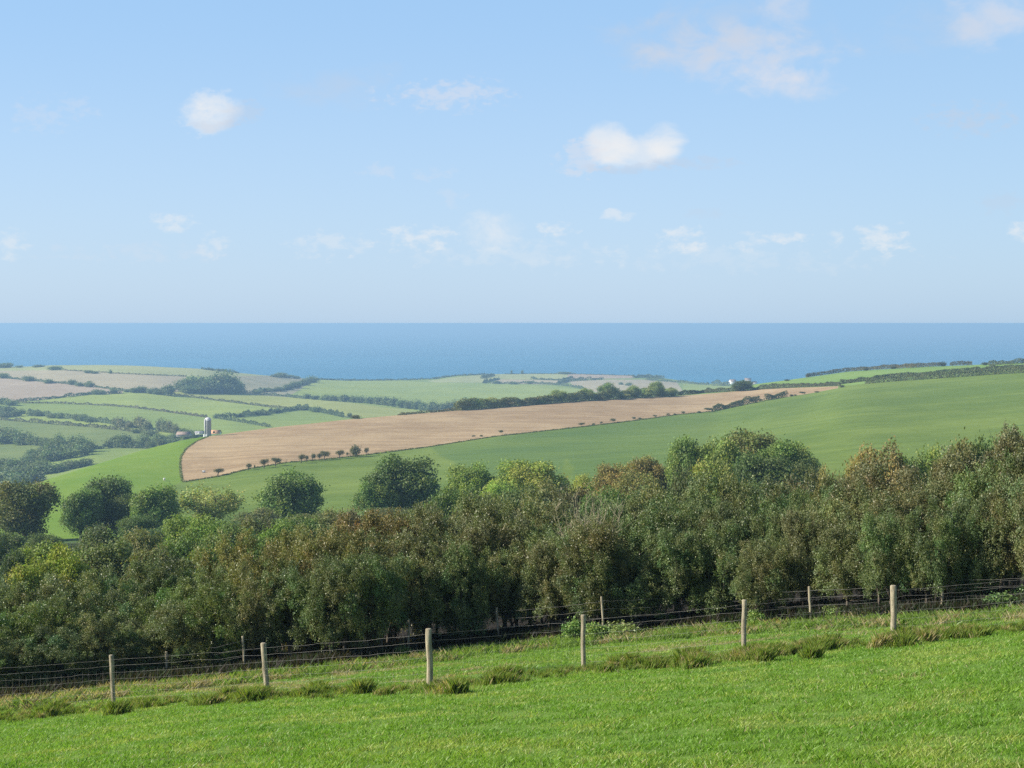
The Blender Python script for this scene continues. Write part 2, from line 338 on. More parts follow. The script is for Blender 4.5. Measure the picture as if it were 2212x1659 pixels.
far = (fb >= 7) & (fb <= 12)
GR = [((.225, .285, .06), (.28, .33, .07)), ((.18, .245, .052), (.22, .275, .06)), ((.265, .29, .07), (.305, .325, .085)), ((.14, .185, .048), (.175, .21, .055))]
FIELDS = []   # name, label, mask, material
FIELDS.append(('belt_shade_ground', 'ground coloured dark as painted shade under the back of the thorn belt', fb < 1, M_LITTER_SHADE))  # grass strip recoloured with the dark litter, so gaps read as shade
FIELDS.append(('valley_ground', 'rough grass on the low ground behind the thorn belt', (fb == 1), field_mat('valley_grass', (.06, .11, .025), (.09, .15, .035), 20, 1.)))
mpast = (fb >= 2) & (fb < 4)
left = (fb < 6) & (fb >= 2) & inpoly(fpx, fpy, [(-700, 1300), (-700, 900), (449, 900), (449, 943.5), (420, 955), (401.6, 968.9), (391, 986), (388, 1005), (390, 1025), (394, 1041), (372, 1049), (345, 1060), (300, 1090), (250, 1300)])
FIELDS.append(('pasture', 'broad mid green pasture climbing the middle hill to the right', (mpast | ((fb == 4) & (fpx > 1810))) & ~left, field_mat('hill_pasture', (.098, .152, .024), (.152, .208, .038), 140, 2.5, tint=True, line=(90, 3.2, .6), lrot=.35, patch=((.07, .13, .03), 90, 14, .75), speck=.12)))
FIELDS.append(('bright_pasture', 'bright yellow green pasture on the left shoulder of the middle hill', left, field_mat('bright_pasture', (.125, .215, .02), (.165, .245, .032), 60, 2., speck=.1)))
FIELDS.append(('ploughed_field', 'pale brown ploughed field along the top of the middle hill', (fb == 4) & (fpx <= 1810) & ~left, field_mat('ploughed_soil', (.285, .195, .104), (.39, .285, .158), 90, 1.6, line=(120, 5, 1.0), lrot=.35, speck=.2)))
FIELDS.append(('crest_pasture', 'narrow green field between hedges at the right crest of the hill', (fb >= 5) & (fb < 7) & ~left, field_mat('crest_grass', (.15, .25, .05), (.19, .28, .065), 70, 2.5, speck=.1)))
def far_field(name, label, poly, mat): FIELDS.append((name, label, far & inpoly(fpx, fpy, poly), mat))
MG = [field_mat('far_grass_%s' % w, a, b, 160, 5, line=(90, 14, .35), lrot=.8, speck=.10) for w, (a, b) in zip(('mid', 'cool', 'pale', 'deep'), GR)]
M_TAN = field_mat('far_stubble', (.33, .28, .17), (.40, .34, .20), 200, 6, line=(150, 18, .3), lrot=.6, speck=.1)
M_OLV = field_mat('far_olive', (.29, .31, .12), (.35, .36, .15), 200, 6, speck=.08)
M_PNK = field_mat('far_soil', (.33, .255, .17), (.39, .31, .21), 200, 6, line=(150, 12, .3), speck=.1)
M_ROU = field_mat('far_rough', (.22, .22, .12), (.33, .29, .17), 60, 6, speck=.3)
BASE = len(FIELDS)
FIELDS.append(('far_hills', 'cool green far hillsides running down to the sea', far, MG[1]))
far_field('field', 'olive field on the far left skyline', [(-640, 700), (-640, 806), (137, 799.5), (282, 808.6), (403, 813), (520, 816), (640, 822), (640, 700)], M_OLV)
far_field('field', 'tan stubble field under the far left skyline, left of the copse', [(-640, 806), (137, 799.5), (282, 808.6), (403, 813), (385, 846), (346, 850), (268, 844), (204, 835), (128, 827), (51, 820), (0, 815), (-640, 800)], M_TAN)
far_field('field', 'pinkish ploughed field at the far left edge', [(-640, 800), (0, 815), (51, 820), (128, 827), (204, 835), (268, 844), (264, 849.6), (200, 851), (91, 863), (36, 868), (-640, 878)], M_PNK)
far_field('field', 'rough scrubby slope right of the far copse', [(484, 812), (600, 812), (677, 818), (660, 835), (619, 858), (510, 850), (484, 845)], M_ROU)
far_field('field', 'pale green field behind the silo, below the copse', [(91, 863), (200, 851), (264, 849.6), (373, 852), (473, 865), (592, 880), (601, 890), (519, 900), (464, 903), (403, 895), (279, 879), (237, 876), (128, 870.6)], MG[0])
far_field('field', 'long pale yellow green strip field right of the far copse', [(373, 846), (510, 850.5), (619, 858), (749, 869), (900, 888), (900, 898), (743, 901.5), (692, 890.6), (655, 883), (592, 880), (473, 865), (373, 852)], MG[2])
far_field('field', 'cool green field between hedges right of the silo', [(473, 905), (519, 900), (601, 890.6), (655, 883), (692, 890.6), (743, 901.5), (760, 920), (582, 930)], MG[1])
far_field('field', 'deep green field left of the silo below the long thin hedge', [(36, 870), (128, 870.6), (279, 879), (403, 895), (473, 905), (582, 922), (560, 945), (410, 945), (328, 928), (240, 916), (182, 906), (60, 890)], MG[1])
far_field('field', 'narrow green strip field between two parallel hedges at the far left', [(-640, 880), (60, 890), (87, 897), (135, 904), (240, 916), (328, 928), (410, 945), (343, 939), (273, 930), (200, 922.5), (109, 915), (0, 906), (-640, 890)], MG[0])
far_field('field', 'dull green field above the dark valley trees at the left edge', [(-640, 890), (0, 906), (109, 915), (200, 922.5), (273, 930), (343, 939), (400, 950), (328, 969), (202, 970), (91, 962), (0, 957), (-640, 950)], MG[3])
far_field('field', 'small green field in the valley below the dark trees, left edge', [(-640, 950), (0, 957), (91, 962), (100, 990), (0, 992), (-640, 990)], MG[3])
far_field('field', 'green hillside between the far tree belt and the headland', [(677, 820), (749, 823), (877, 822), (921, 826), (1085, 829.5), (1195, 834), (1262, 842), (1262, 900), (980, 900), (749, 866), (640, 858), (655, 835)], MG[0])
far_field('field', 'yellowish field on the headland skyline', [(921, 823), (982, 815), (1049, 809), (1200, 806), (1240, 812), (1213, 821), (1148, 819), (1078, 818), (1044, 827), (940, 826)], M_OLV)
far_field('field', 'tan field in the middle of the headland', [(1060, 828), (1078, 819), (1148, 820), (1213, 822), (1232, 826), (1195, 831), (1100, 828.5)], M_TAN)
far_field('field', 'brown field on the headland skyline, right part', [(1237, 800), (1300, 800), (1370, 803), (1370, 817), (1228, 819), (1225, 812)], M_PNK)
far_field('field', 'tan field on the right flank of the headland', [(1228, 823), (1304, 820), (1395, 820), (1462, 825), (1475, 845), (1300, 850), (1240, 836)], M_TAN)
far_field('field', 'small green field by the sea left of the white house', [(1475, 828), (1531, 832), (1600, 834), (1600, 880), (1478, 880)], MG[0])
own = np.zeros(fb.shape, int)
for i, f in enumerate(FIELDS):
    own[f[2]] = i
rank = inpoly(TPX, TPY, [(931, 966), (1000, 956), (1120, 940), (1256, 925), (1463, 897), (1800, 850), (1800, 1060), (1300, 1060), (1238, 1050), (1240, 1010), (1222, 990), (1200, 1060), (1080, 1055), (1010, 1015), (975, 995), (950, 985)]).astype(float)
for ax_ in (0, 1):
    rank = (rank + np.roll(rank, 1, ax_) + np.roll(rank, -1, ax_)) / 3
rank *= np.clip((1800 - TPX) / 560, 0, 1) * np.clip(.55 + .9 * (vnoise(TX, TY, 45, 61, 3) - .3), .3, 1) * .85
tv = np.stack([TX, TY, TZ], -1).reshape(-1, 3); tidx = np.arange(NROW * NCOL).reshape(NROW, NCOL)
tq = np.stack([tidx[:-1, :-1], tidx[:-1, 1:], tidx[1:, 1:], tidx[1:, :-1]], -1)
for i, (nm, lb, mk, mt) in enumerate(FIELDS):
    f = tq[own == i]
    if not len(f): continue
    u, inv = np.unique(f, return_inverse=True)
    o = ob(nm, mesh_np(nm, tv[u], inv.reshape(-1, 4), mt, np.repeat(rank.reshape(-1)[u][:, None], 3, 1), smooth=True)); tag(o, lb, 'field', 'structure')

# ------------------------------------------------------------------ sea
m, g = new_mat('sea_water'); ge = g.add('ShaderNodeNewGeometry'); v = ge.outputs['Position']
a = g.noise(g.mapping(v, (1 / 2600, 1 / 900, 1)), 1., 5, .6, .3); b = g.noise(g.mapping(v, (1 / 700, 1 / 90, 1)), 1., 4, .6)
c = g.mix(g.smooth(g.math('ADD', g.math('MULTIPLY', a, .6), g.math('MULTIPLY', b, .4)), .4, .62), (.015, .15, .245), (.025, .18, .285))
wc = g.noise(g.mapping(v, (1 / 30, 1 / 14, 1)), 1., 2, .6); c = g.mix(g.smooth(wc, .80, .84, 0, .7), c, (.7, .75, .8))
p = g.add('ShaderNodeBsdfPrincipled'); g.link(c, p.inputs['Base Color']); p.inputs['Roughness'].default_value = .45; p.inputs['IOR'].default_value = 1.33; p.inputs['Specular IOR Level'].default_value = .25
out(g, p.outputs[0])
o = ob('sea', mesh_np('sea', [(-110000, 2700, 0), (110000, 2700, 0), (110000, 120000, 0), (-110000, 120000, 0)], [(0, 1, 2, 3)], m)); tag(o, 'calm blue sea reaching to a level horizon', 'sea', 'structure')

# ------------------------------------------------------------------ plant prototypes
def rdir(rng, n):
    v = rng.normal(size=(n, 3)); return v / np.linalg.norm(v, axis=1)[:, None]
def leaves(pos, nrm, size, rng, cols, aspect=.62):
    """one folded diamond of foliage at each position"""
    n = len(pos); t = rdir(rng, n); a = np.cross(nrm, t); a /= np.linalg.norm(a, axis=1)[:, None] + 1e-9; b = np.cross(nrm, a)
    s = (size * rng.uniform(.6, 1.35, n))[:, None]
    v = np.stack([pos - a * s, pos + b * s * aspect, pos + a * s, pos - b * s * aspect], 1).reshape(-1, 3)
    f = np.arange(4 * n).reshape(n, 4); return v, f, np.repeat(cols, 4, 0)
def tints(rng, n, var=.28, warm=.12):
    k = rng.uniform(1 - var, 1 + var, (n, 1)); c = np.ones((n, 3)) * k; w = rng.normal(0, warm, n); c[:, 0] *= 1 + w; c[:, 2] *= 1 - w * .6; return np.clip(c, .1, 3)
def crown(name, seed, n, leaf, nl, rl=(.10, .19), zc=.58, rad=(.36, .36, .34), zmin=.12, up=.0, mat=None, twig=0, shell=.35, lobevar=.14, flat=1., bias=.75, clump=18):
    rng = np.random.default_rng(seed); c = rdir(rng, nl) * (rng.uniform(.15, 1, (nl, 1)) ** .45) * np.array(rad) + (0, 0, zc)
    r = rng.uniform(*rl, nl); c[:, 2] = np.maximum(c[:, 2], zmin + r * .8)
    N = n; n = n // clump; w = r ** 2; k = rng.choice(nl, n, p=w / w.sum()); d = rdir(rng, n); d[:, 2] = np.where((d[:, 2] < -.3) & (rng.uniform(size=n) < .6), -d[:, 2], d[:, 2])
    rr = r[k] * (1 - shell * rng.uniform(0, 1, n) ** 1.5) * (1 + .18 * np.sin(d[:, 0] * 9 + k) * np.cos(d[:, 1] * 8 + k)) ; sq = np.array((1, 1, flat))
    pos = c[k] + d * rr[:, None] * sq + rng.normal(0, .008, (n, 3)); ct = tints(rng, n, .24, .05)
    ii = rng.integers(0, n, N); pos = pos[ii] + rng.normal(0, leaf * 1.9, (N, 3)) * (1, 1, 1.2) * (clump > 1); d = d[ii]; k = k[ii]; n = N
    nm = d * bias + rdir(rng, n) * .9 + (0, 0, up); nm /= np.linalg.norm(nm, axis=1)[:, None]
    lt = rng.uniform(1 - lobevar, 1 + lobevar, (nl, 1)) * (1 + rng.normal(0, lobevar * .5, (nl, 3)) * (1, .5, .5)); cols = tints(rng, n, .16, .05) * lt[k] * ct[ii]
    v, f, cc = leaves(pos, nm, leaf, rng, cols)
    if twig:     # sprays that break the outline
        m_ = twig * 9; kk = rng.choice(nl, twig); dd = rdir(rng, twig); dd[:, 2] = np.abs(dd[:, 2]) + .25; dd /= np.linalg.norm(dd, axis=1)[:, None]
        t = np.tile(np.linspace(.85, 1.5, 9), twig); kk = np.repeat(kk, 9); dd = np.repeat(dd, 9, 0)
        p2 = c[kk] + dd * (r[kk] * t)[:, None] + rng.normal(0, .006, (m_, 3)); v2, f2, c2 = leaves(p2, rdir(rng, m_), leaf * .8, rng, tints(rng, m_) * (1.05, .98, .92))
        f = np.concatenate([f, f2 + len(v)]); v = np.concatenate([v, v2]); cc = np.concatenate([cc, c2])
    return mesh_np(name, v, f, mat or M_LEAF, cc), c
def trunk(name, seed, cs, r0=.03, stems=1, fork=.3, mat=None, twigs=0):
    rng = np.random.default_rng(seed); mb = MB()
    for s in range(stems):
        b = np.array([rng.uniform(-.08, .08) * (stems > 1), rng.uniform(-.08, .08) * (stems > 1), -.04]); top = b + (rng.normal(0, .03), rng.normal(0, .03), fork)
        r = r0 / math.sqrt(stems); mb.tube([b, (b + top) / 2 + (rng.normal(0, .01), 0, 0), top], [r * 1.25, r, r * .85], 7)
        for k in rng.choice(len(cs), min(len(cs), max(4, 9 // stems)), replace=False):
            mid = (top + cs[k]) / 2 + rng.normal(0, .03, 3) + (0, 0, .02); mb.tube([top, mid, cs[k]], [r * .6, r * .35, r * .12], 5, False)
            for _ in range(twigs):
                e = cs[k] + rdir(rng, 1)[0] * .14 + (0, 0, .05); mb.tube([cs[k] * .7 + mid * .3, (cs[k] + e) / 2 + rng.normal(0, .015, 3), e], [r * .14, r * .09, r * .04], 3, False)
    return mb.mesh(name, mat or M_BARK, True)
def proto(kind, seed, **kw):
    tk = kw.pop('tk', {}); me, cs = crown(kind + '_crown', seed, **kw); return me, trunk(kind + '_trunk', seed + 1, cs, **tk)
THORN = [proto('thorn', 100 + i, n=46000, leaf=.0076, nl=80, rl=(.05, .115), zc=.50 + .03 * (i < 3), rad=(.42, .42, .43), zmin=(.22 + .025 * i if i < 3 else -.02), twig=420, lobevar=.2, shell=.6, flat=1.3, bias=.4, clump=30, tk=dict(r0=.024, stems=2, fork=.22, twigs=1)) for i in range(6)]
OAK = [proto('oak', 200 + i, clump=4, n=24000, leaf=.0155, nl=54, rl=(.08, .15), zc=.47, rad=(.39, .39, .40), zmin=.0, twig=40, mat=M_LEAF2, lobevar=.16, tk=dict(r0=.028, fork=.24)) for i in range(4)]
BUSH = [proto('bush', 300 + i, clump=7, n=18000, leaf=.0165, nl=36, rl=(.10, .19), zc=.46, rad=(.36, .36, .36), zmin=.0, twig=90, mat=M_LEAF2, lobevar=.16, tk=dict(r0=.02, stems=2, fork=.15)) for i in range(4)]
SPARSE = [proto('sparse', 400 + i, clump=9, n=5200, leaf=.017, nl=30, rl=(.10, .18), zc=.55, rad=(.38, .38, .32), zmin=.12, twig=60, mat=M_LEAF2, shell=.8, tk=dict(r0=.028, fork=.22, twigs=5)) for i in range(2)]
FARP = [proto('distant', 500 + i, clump=3, n=1500, leaf=.058, nl=16, rl=(.15, .24), zc=.52, rad=(.34, .34, .28), zmin=.03, mat=M_LEAF2, tk=dict(r0=.03, fork=.3)) for i in range(4)]
WIND = [proto('windswept', 600 + i, clump=3, n=1300, leaf=.040, nl=9, rl=(.13, .2), zc=.70, rad=(.36, .28, .15), zmin=.4, mat=M_LEAF2, flat=.8, tk=dict(r0=.05, fork=.38, twigs=1)) for i in range(5)]
for wme, tme in WIND:       # crowns dragged to the right by the sea wind
    for mm in (wme, tme):
        a = np.empty(len(mm.vertices) * 3, np.float32); mm.vertices.foreach_get('co', a); a = a.reshape(-1, 3); a[:, 0] += .14 * np.clip(a[:, 2], 0, 1) ** 1.5; a[:, 2] -= .12 * a[:, 0] * (a[:, 2] > .4); mm.vertices.foreach_set('co', a.ravel()); mm.update()
LOWB = [proto('low_bush', 700 + i, clump=3, n=1300, leaf=.055, nl=14, rl=(.18, .28), zc=.40, rad=(.32, .32, .25), zmin=-.05, mat=M_LEAF2, tk=dict(r0=.03, fork=.2)) for i in range(3)]
prng = random.Random(7)
def plant(name, label, cat, P, px, top, wpx, Y, color, group=None, base=None, parts=True, depth=1., loc=None, sink=0.):
    """a plant whose foot stands on the ground at bearing px, distance Y, and whose tip reaches the sight line `top`"""
    if loc is None: x = float(ray(px, 900)[0] * Y); z = float(zmead(x, Y)) if Y < 61 else ground(px, Y)
    else: x, Y, z = loc
    h = max(.4, zat(px, top, Y) - z) * 1.02 + sink; w = wpx * Y / FL; cm, tm = P; rz = prng.uniform(0, 6.28)
    if P in WIND: rz = prng.uniform(-.4, .4)
    d = w * depth; sc = (w * 1.06, d * 1.06, h)
    if parts:
        r = bpy.data.objects.new(name, None); COL.objects.link(r); r.location = (x, Y, z - sink); r.empty_display_size = .2
        c = ob('crown', cm, r, rz=rz, sc=sc); t = ob('trunk', tm, r, rz=rz, sc=(w * .5 + h * .5, w * .5 + h * .5, h))
        t.scale = sc; c.color = (*color, 1)
    else:
        r = ob(name, cm, None, (x, Y, z - sink), rz, sc); r.color = (*color, 1)
    tag(r, label, cat, 'thing', group); return r

# ------------------------------------------------------------------ belt of thorn trees behind the meadow
POSTS = [(248, 1520, 1416), (577, 1500, 1390), (928, 1485, 1359), (1262, 1443, 1329), (1605, 1415, 1297), (1932, 1380, 1266)]
ORD = ['first', 'second', 'third', 'fourth', 'fifth', 'sixth', 'seventh', 'eighth', 'ninth', 'tenth', 'eleventh', 'twelfth', 'thirteenth', 'fourteenth', 'fifteenth', 'sixteenth', 'seventeenth', 'eighteenth', 'nineteenth', 'twentieth'] + ['twenty-' + w for w in ('first', 'second', 'third', 'fourth', 'fifth', 'sixth', 'seventh', 'eighth', 'ninth')] + ['thirtieth'] + ['thirty-' + w for w in ('first', 'second', 'third', 'fourth', 'fifth', 'sixth', 'seventh', 'eighth', 'ninth')] + ['fortieth', 'forty-first', 'forty-second', 'forty-third', 'forty-fourth', 'forty-fifth']
BASE_L = [(-300, 1545), (0, 1521), (350, 1480), (600, 1456), (900, 1420), (1100, 1395), (1300, 1378), (1550, 1358), (1750, 1348), (2100, 1332), (2212, 1322), (2500, 1305)]
TOP_L = [(-300, 1260), (0, 1255), (150, 1235), (300, 1215), (400, 1205), (520, 1150), (650, 1135), (800, 1105), (900, 1095), (1000, 1068), (1100, 1062), (1180, 1075), (1300, 1092), (1400, 1065), (1480, 1025), (1560, 1040), (1650, 1035), (1780, 1012), (1850, 1000), (1950, 1008), (2050, 985), (2130, 950), (2212, 920), (2500, 860)]
il = lambda t, x: float(np.interp(x, [a for a, b in t], [b for a, b in t]))
def near_posts(px):
    k = min(range(6), key=lambda i: abs(POSTS[i][0] - px)); d = px - POSTS[k][0]
    if abs(d) < 45: return 'straight behind the %s near post' % ORD[k]
    if abs(d) < 125 or (k in (0, 5) and (px < 248 or px > 1932)): return ('just right of' if d > 0 else 'just left of') + ' the %s near post' % ORD[k]
    if px < 248 or px > 1932: return ('left of the first near post' if px < 248 else 'right of the sixth near post')
    j = k if d > 0 else k - 1; return 'between the %s and %s near posts' % (ORD[j], ORD[j + 1])
OL = [(.15, .188, .072), (.16, .184, .072), (.128, .168, .066), (.165, .178, .076), (.138, .184, .068)]
OLN = ['olive grey', 'brownish olive', 'dark olive green', 'dull brown green', 'grey green']
brng = random.Random(3)
def belt(row, dy, lift, step, x0, wr):
    px = x0; i = 0; lst = []
    while px < 2330:
        lst.append(px); px += step * brng.uniform(.85, 1.15)
    for i, px in enumerate(lst):
        bx, by, bz = meadow_hit(px, il(BASE_L, px)); Y = by + dy + brng.uniform(-.5, .9) + (.7 if px < 700 else 0); px2 = px
        top = il(TOP_L, px) + lift * brng.uniform(.75, 1.3) + brng.uniform(-10, 10); k = brng.randrange(5); c = list(OL[k]); cn = OLN[k]
        if row == 'back' and 640 < px < 830: c = [.21, .178, .065]; cn = 'rusty red'
        elif row != 'front' and 470 < px < 800: c = [.19, .19, .062]; cn = 'golden brown'
        elif row == 'back' and px > 1800: c = [.165, .17, .075]; cn = 'brownish'
        elif px < 470 and k > 2: c = [.15, .20, .055]; cn = 'mid green'
        f = brng.uniform(.85, 1.15); c = [q * f for q in c]
        lb = '%s thorn tree in the %s row, %s' % (cn, row, near_posts(px))
        if lb in LABELS or True:
            lb = '%s thorn tree, %s from left in %s row' % (cn, ORD[min(i, 29)], row)
            if len(lb.split()) + len(near_posts(px).split()) < 16: lb += ', ' + near_posts(px).replace('straight ', '')
        plant('thorn_tree', lb, 'tree', THORN[(i * 5 + k) % 3 + (0 if (row == 'front' and px > 480 and i % 6) or (row == 'middle' and px > 800) else 3)], px2, top, wr * brng.uniform(.85, 1.2), Y, c, 'thorn trees of the %s row' % row)
belt('front', 1.55, 98, 90, -60, 165)
belt('middle', 3.4, 46, 92, -30, 190)
belt('back', 6.2, 2, 100, -70, 200)

# ------------------------------------------------------------------ bushes and trees beyond the belt
G1_, G2_, YG, OLV, BRN, RUS, DKG, TEAL = (.11, .165, .045), (.14, .19, .055), (.24, .28, .045), (.16, .17, .06), (.165, .14, .06), (.19, .14, .05), (.07, .10, .038), (.075, .11, .05)
BIG = [(55, 1028, 140, 330, OAK, (.085, .10, .04), 'big dark domed tree at the left edge with bare trunks showing'),
       (228, 1017, 120, 335, OAK, (.07, .105, .04), 'dark green tree with a tall rounded top, second of the big trees'),
       (268, 1062, 90, 330, OAK, DKG, 'low dark shoulder tree against the second big tree'),
       (172, 1045, 100, 325, OAK, (.08, .125, .045), 'mid dark tree filling the gap left of the second big tree'),
       (328, 1037, 112, 320, OAK, (.11, .16, .05), 'mid green rounded tree right of the two dark big trees'),
       (452, 1036, 150, 330, SPARSE, (.20, .22, .08), 'thin leaved olive tree showing its branches below the brown field corner'),
       (622, 1014, 150, 325, OAK, (.10, .15, .05), 'round mid green tree standing alone below the thorn line'),
       (868, 979, 160, 320, OAK, (.075, .11, .04), 'large dark green tree with a broad round head near the middle'),
       (812, 1030, 90, 315, OAK, (.10, .15, .05), 'lower green limb tree at the left foot of the large dark tree'),
       (1018, 997, 112, 300, OAK, (.14, .19, .05), 'small round green tree right of the large dark tree'),
       (1150, 984, 150, 300, OAK, (.165, .205, .05), 'bright yellow green tree in front of the dark field corner'),
       (1080, 1035, 90, 290, BUSH, (.17, .23, .055), 'light green bush between the small round and yellow green trees'),
       (1262, 1022, 70, 290, BUSH, (.20, .22, .055), 'small yellow bush right of the yellow green tree'),
       (1340, 990, 110, 250, OAK, BRN, 'brownish tree left of the tree with red leaves'),
       (1405, 975, 100, 255, OAK, (.14, .12, .05), 'rusty autumn tree between the yellow bush and the great dome'),
       (1375, 1010, 120, 240, BUSH, (.13, .13, .05), 'mixed green and brown thicket under the rusty autumn tree'),
       (1495, 928, 110, 250, OAK, (.10, .145, .045), 'green tree on the left of the great dome of trees'),
       (1560, 935, 110, 248, OAK, (.12, .17, .05), 'green tree in the middle front of the great dome'),
       (1628, 915, 150, 258, OAK, (.10, .12, .045), 'tallest brown topped tree of the great dome'),
       (1695, 938, 130, 250, OAK, (.095, .14, .04), 'green tree on the right of the great dome'),
       (1738, 985, 90, 245, OAK, DKG, 'low dark tree at the right foot of the great dome'),
       (1640, 975, 160, 235, OAK, DKG, 'dark tree in the shaded front of the great dome'),
       (1545, 985, 120, 200, BUSH, (.15, .17, .05), 'yellowish bush at the foot of the great dome, left'),
       (1905, 951, 140, 150, BUSH, (.16, .135, .06), 'brown green tree poking above the hedge right of the great dome'),
       (1850, 985, 90, 140, BUSH, BRN, 'pinkish brown bush right of the great dome'),
       (1975, 972, 110, 150, BUSH, (.14, .18, .055), 'light green bush above the thorn belt near the sixth post'),
       (2025, 965, 90, 150, BUSH, (.13, .17, .05), 'green bush between two brown ones above the thorn belt at right'),
       (2085, 932, 110, 130, OAK, (.10, .11, .045), 'dark brown green tree near the right edge above the belt'),
       (2140, 918, 110, 130, OAK, DKG, 'dark tree second from the right edge above the belt'),
       (2200, 915, 110, 120, OAK, (.13, .11, .055), 'brown tree at the right edge above the belt'),
       (1790, 1002, 80, 120, BUSH, (.14, .13, .06), 'dull bush in the dip right of the great dome')]
for (px, top, w, Y, P, c, lb) in BIG:
    c = (c[0] * 1.65, c[1] * 1.6, c[2] * 1.25); w = w * 1.1
    plant('tree' if P is not BUSH else 'bush', lb, 'tree' if P is not BUSH else 'bush', prng.choice(P), px, top, w, Y, c)
SCR = [(10, 1148, 90, 250, (.12, .16, .05)), (90, 1150, 90, 240, (.12, .16, .05)), (300, 1108, 100, 290, G1_), (560, 1098, 110, 300, (.15, .16, .06)), (-20, 1165, 90, 150, TEAL), (25, 1185, 80, 110, TEAL), (85, 1165, 150, 120, (.17, .22, .045)), (140, 1178, 120, 100, YG), (60, 1205, 130, 88, YG), (215, 1130, 130, 170, (.12, .15, .06)), (235, 1160, 150, 120, (.14, .17, .06)), (300, 1140, 120, 150, OLV),
       (330, 1175, 130, 95, OLV), (400, 1105, 110, 190, (.19, .26, .05)), (450, 1112, 120, 170, (.17, .24, .05)), (390, 1150, 130, 110, G1_), (500, 1125, 130, 140, G2_), (560, 1108, 100, 180, (.15, .16, .06)), (600, 1118, 110, 130, (.15, .22, .05)), (650, 1105, 110, 170, G2_),
       (710, 1100, 90, 190, OLV), (760, 1095, 110, 150, BRN), (820, 1100, 120, 120, RUS), (540, 1150, 120, 85, G1_), (460, 1165, 130, 85, G2_), (905, 1082, 120, 150, OLV), (960, 1052, 110, 190, G1_), (1010, 1055, 110, 150, G2_), (1060, 1062, 110, 120, OLV), (1120, 1040, 120, 180, (.12, .15, .05)),
       (1180, 1035, 110, 170, OLV), (1240, 1042, 110, 150, (.15, .14, .06)), (1300, 1045, 110, 140, G1_), (1350, 1050, 120, 110, G1_), (1420, 1040, 110, 120, OLV), (1480, 1005, 90, 120, (.10, .12, .045)), (1590, 1020, 110, 120, OLV), (1700, 1020, 120, 110, (.13, .12, .055))]
CN = {TEAL: 'dark bluish', YG: 'yellow green', OLV: 'olive', BRN: 'brown', RUS: 'rust red', G1_: 'mid green', G2_: 'fresh green'}
SCR.sort(key=lambda b: b[0])
for i, (px, top, w, Y, c) in enumerate(SCR):
    cn = CN.get(c, 'soft green' if c[1] > c[0] * 1.2 else 'brownish'); ref = min(BIG[:18], key=lambda b: abs(b[0] - px))
    words = ' '.join(ref[6].split()[:7])
    plant('bush', '%s scrub bush, %s from left in the band beyond the thorn belt' % (cn, ORD[i]), 'bush', BUSH[i % 4], px, top, w * 1.1, Y, c, 'scrub bushes beyond the thorn belt')
# far wood that fills the slope behind the scrub: rows of rounded bushes
k = 0
for Y, x0, x1, st in ((135, 20, 1900, 92), (215, -40, 1750, 84), (275, 60, 1700, 92)):
    px = x0
    while px < x1:
        t = il([(-100, 1200), (200, 1165), (400, 1135), (560, 1118), (700, 1105), (900, 1085), (1100, 1062), (1300, 1060), (1500, 1030), (1700, 1030), (2200, 1000)], px) + {135: 26, 215: 14, 275: 4}[Y] + prng.uniform(-9, 12)
        c = prng.choice([G1_, OLV, (.12, .15, .055), (.14, .13, .06), G2_]); cn = {G1_: 'mid green', OLV: 'olive', G2_: 'fresh green'}.get(c, 'dull'); k += 1
        plant('bush', '%s rounded bush, %s of the %s scrub row' % (cn, ORD[k % 45], {135: 'nearest', 215: 'middle', 275: 'farthest'}[Y]), 'bush', BUSH[k % 4], px, t, 150, Y, c, 'rounded scrub on the valley slope')
        px += st * prng.uniform(.85, 1.15)
# bare twiggy tree standing out of the belt
rng = np.random.default_rng(5)
def bare(name, label, px, top, wpx, loc, group=None, mat=M_TWIG, n=26, r0=.03):
    x, Y, z = loc; h = zat(px, top, Y) - z; w = wpx * Y / FL; mb = MB(); fk = np.array((0, 0, h * .35)); mb.tube([(0, 0, -.1), (0, 0, h * .2), fk], [h * r0, h * r0 * .8, h * r0 * .7], 6); root = bpy.data.objects.new(name, None); COL.objects.link(root); root.location = loc
    tw = MB()
    for i in range(n):
        a = rng.uniform(0, 6.28); e = np.array((math.cos(a) * w * .5 * rng.uniform(.3, 1), math.sin(a) * w * .5 * rng.uniform(.3, 1), h * rng.uniform(.75, 1))); md = fk * .5 + e * .5 + rng.normal(0, h * .03, 3)
        tw.tube([fk, md, e], [h * r0 * .4, h * r0 * .25, h * r0 * .08], 4, False)
        for j in range(5):
            s = md + (e - md) * rng.uniform(0, .9); d = rng.normal(0, .5, 3) * w * .16; d[2] = abs(d[2]) + h * .05; tw.tube([s, s + d * .5 + rng.normal(0, h * .01, 3), s + d], [h * r0 * .2, h * r0 * .12, h * r0 * .05], 3, False)
    ob('trunk', mb.mesh('bare_trunk', mat, True), root); ob('branches', tw.mesh('bare_branches', mat), root); tag(root, label, 'tree', 'thing', group); return root
bx, by, bz = meadow_hit(1275, il(BASE_L, 1275)); Y = by + 2.4; x = float(ray(1275, 900)[0] * Y)
plant('thorn_tree', 'olive thorn tree in front of the dead twiggy tree, above the fourth near post', 'tree', THORN[1], 1278, 1122, 180, Y - 1.2, (.155, .16, .06))
bare('bare_tree', 'dead pale twiggy tree standing out of the thorn belt above the fourth near post', 1275, 1066, 170, (x, Y, float(zmead(x, Y))), n=44, r0=.011)

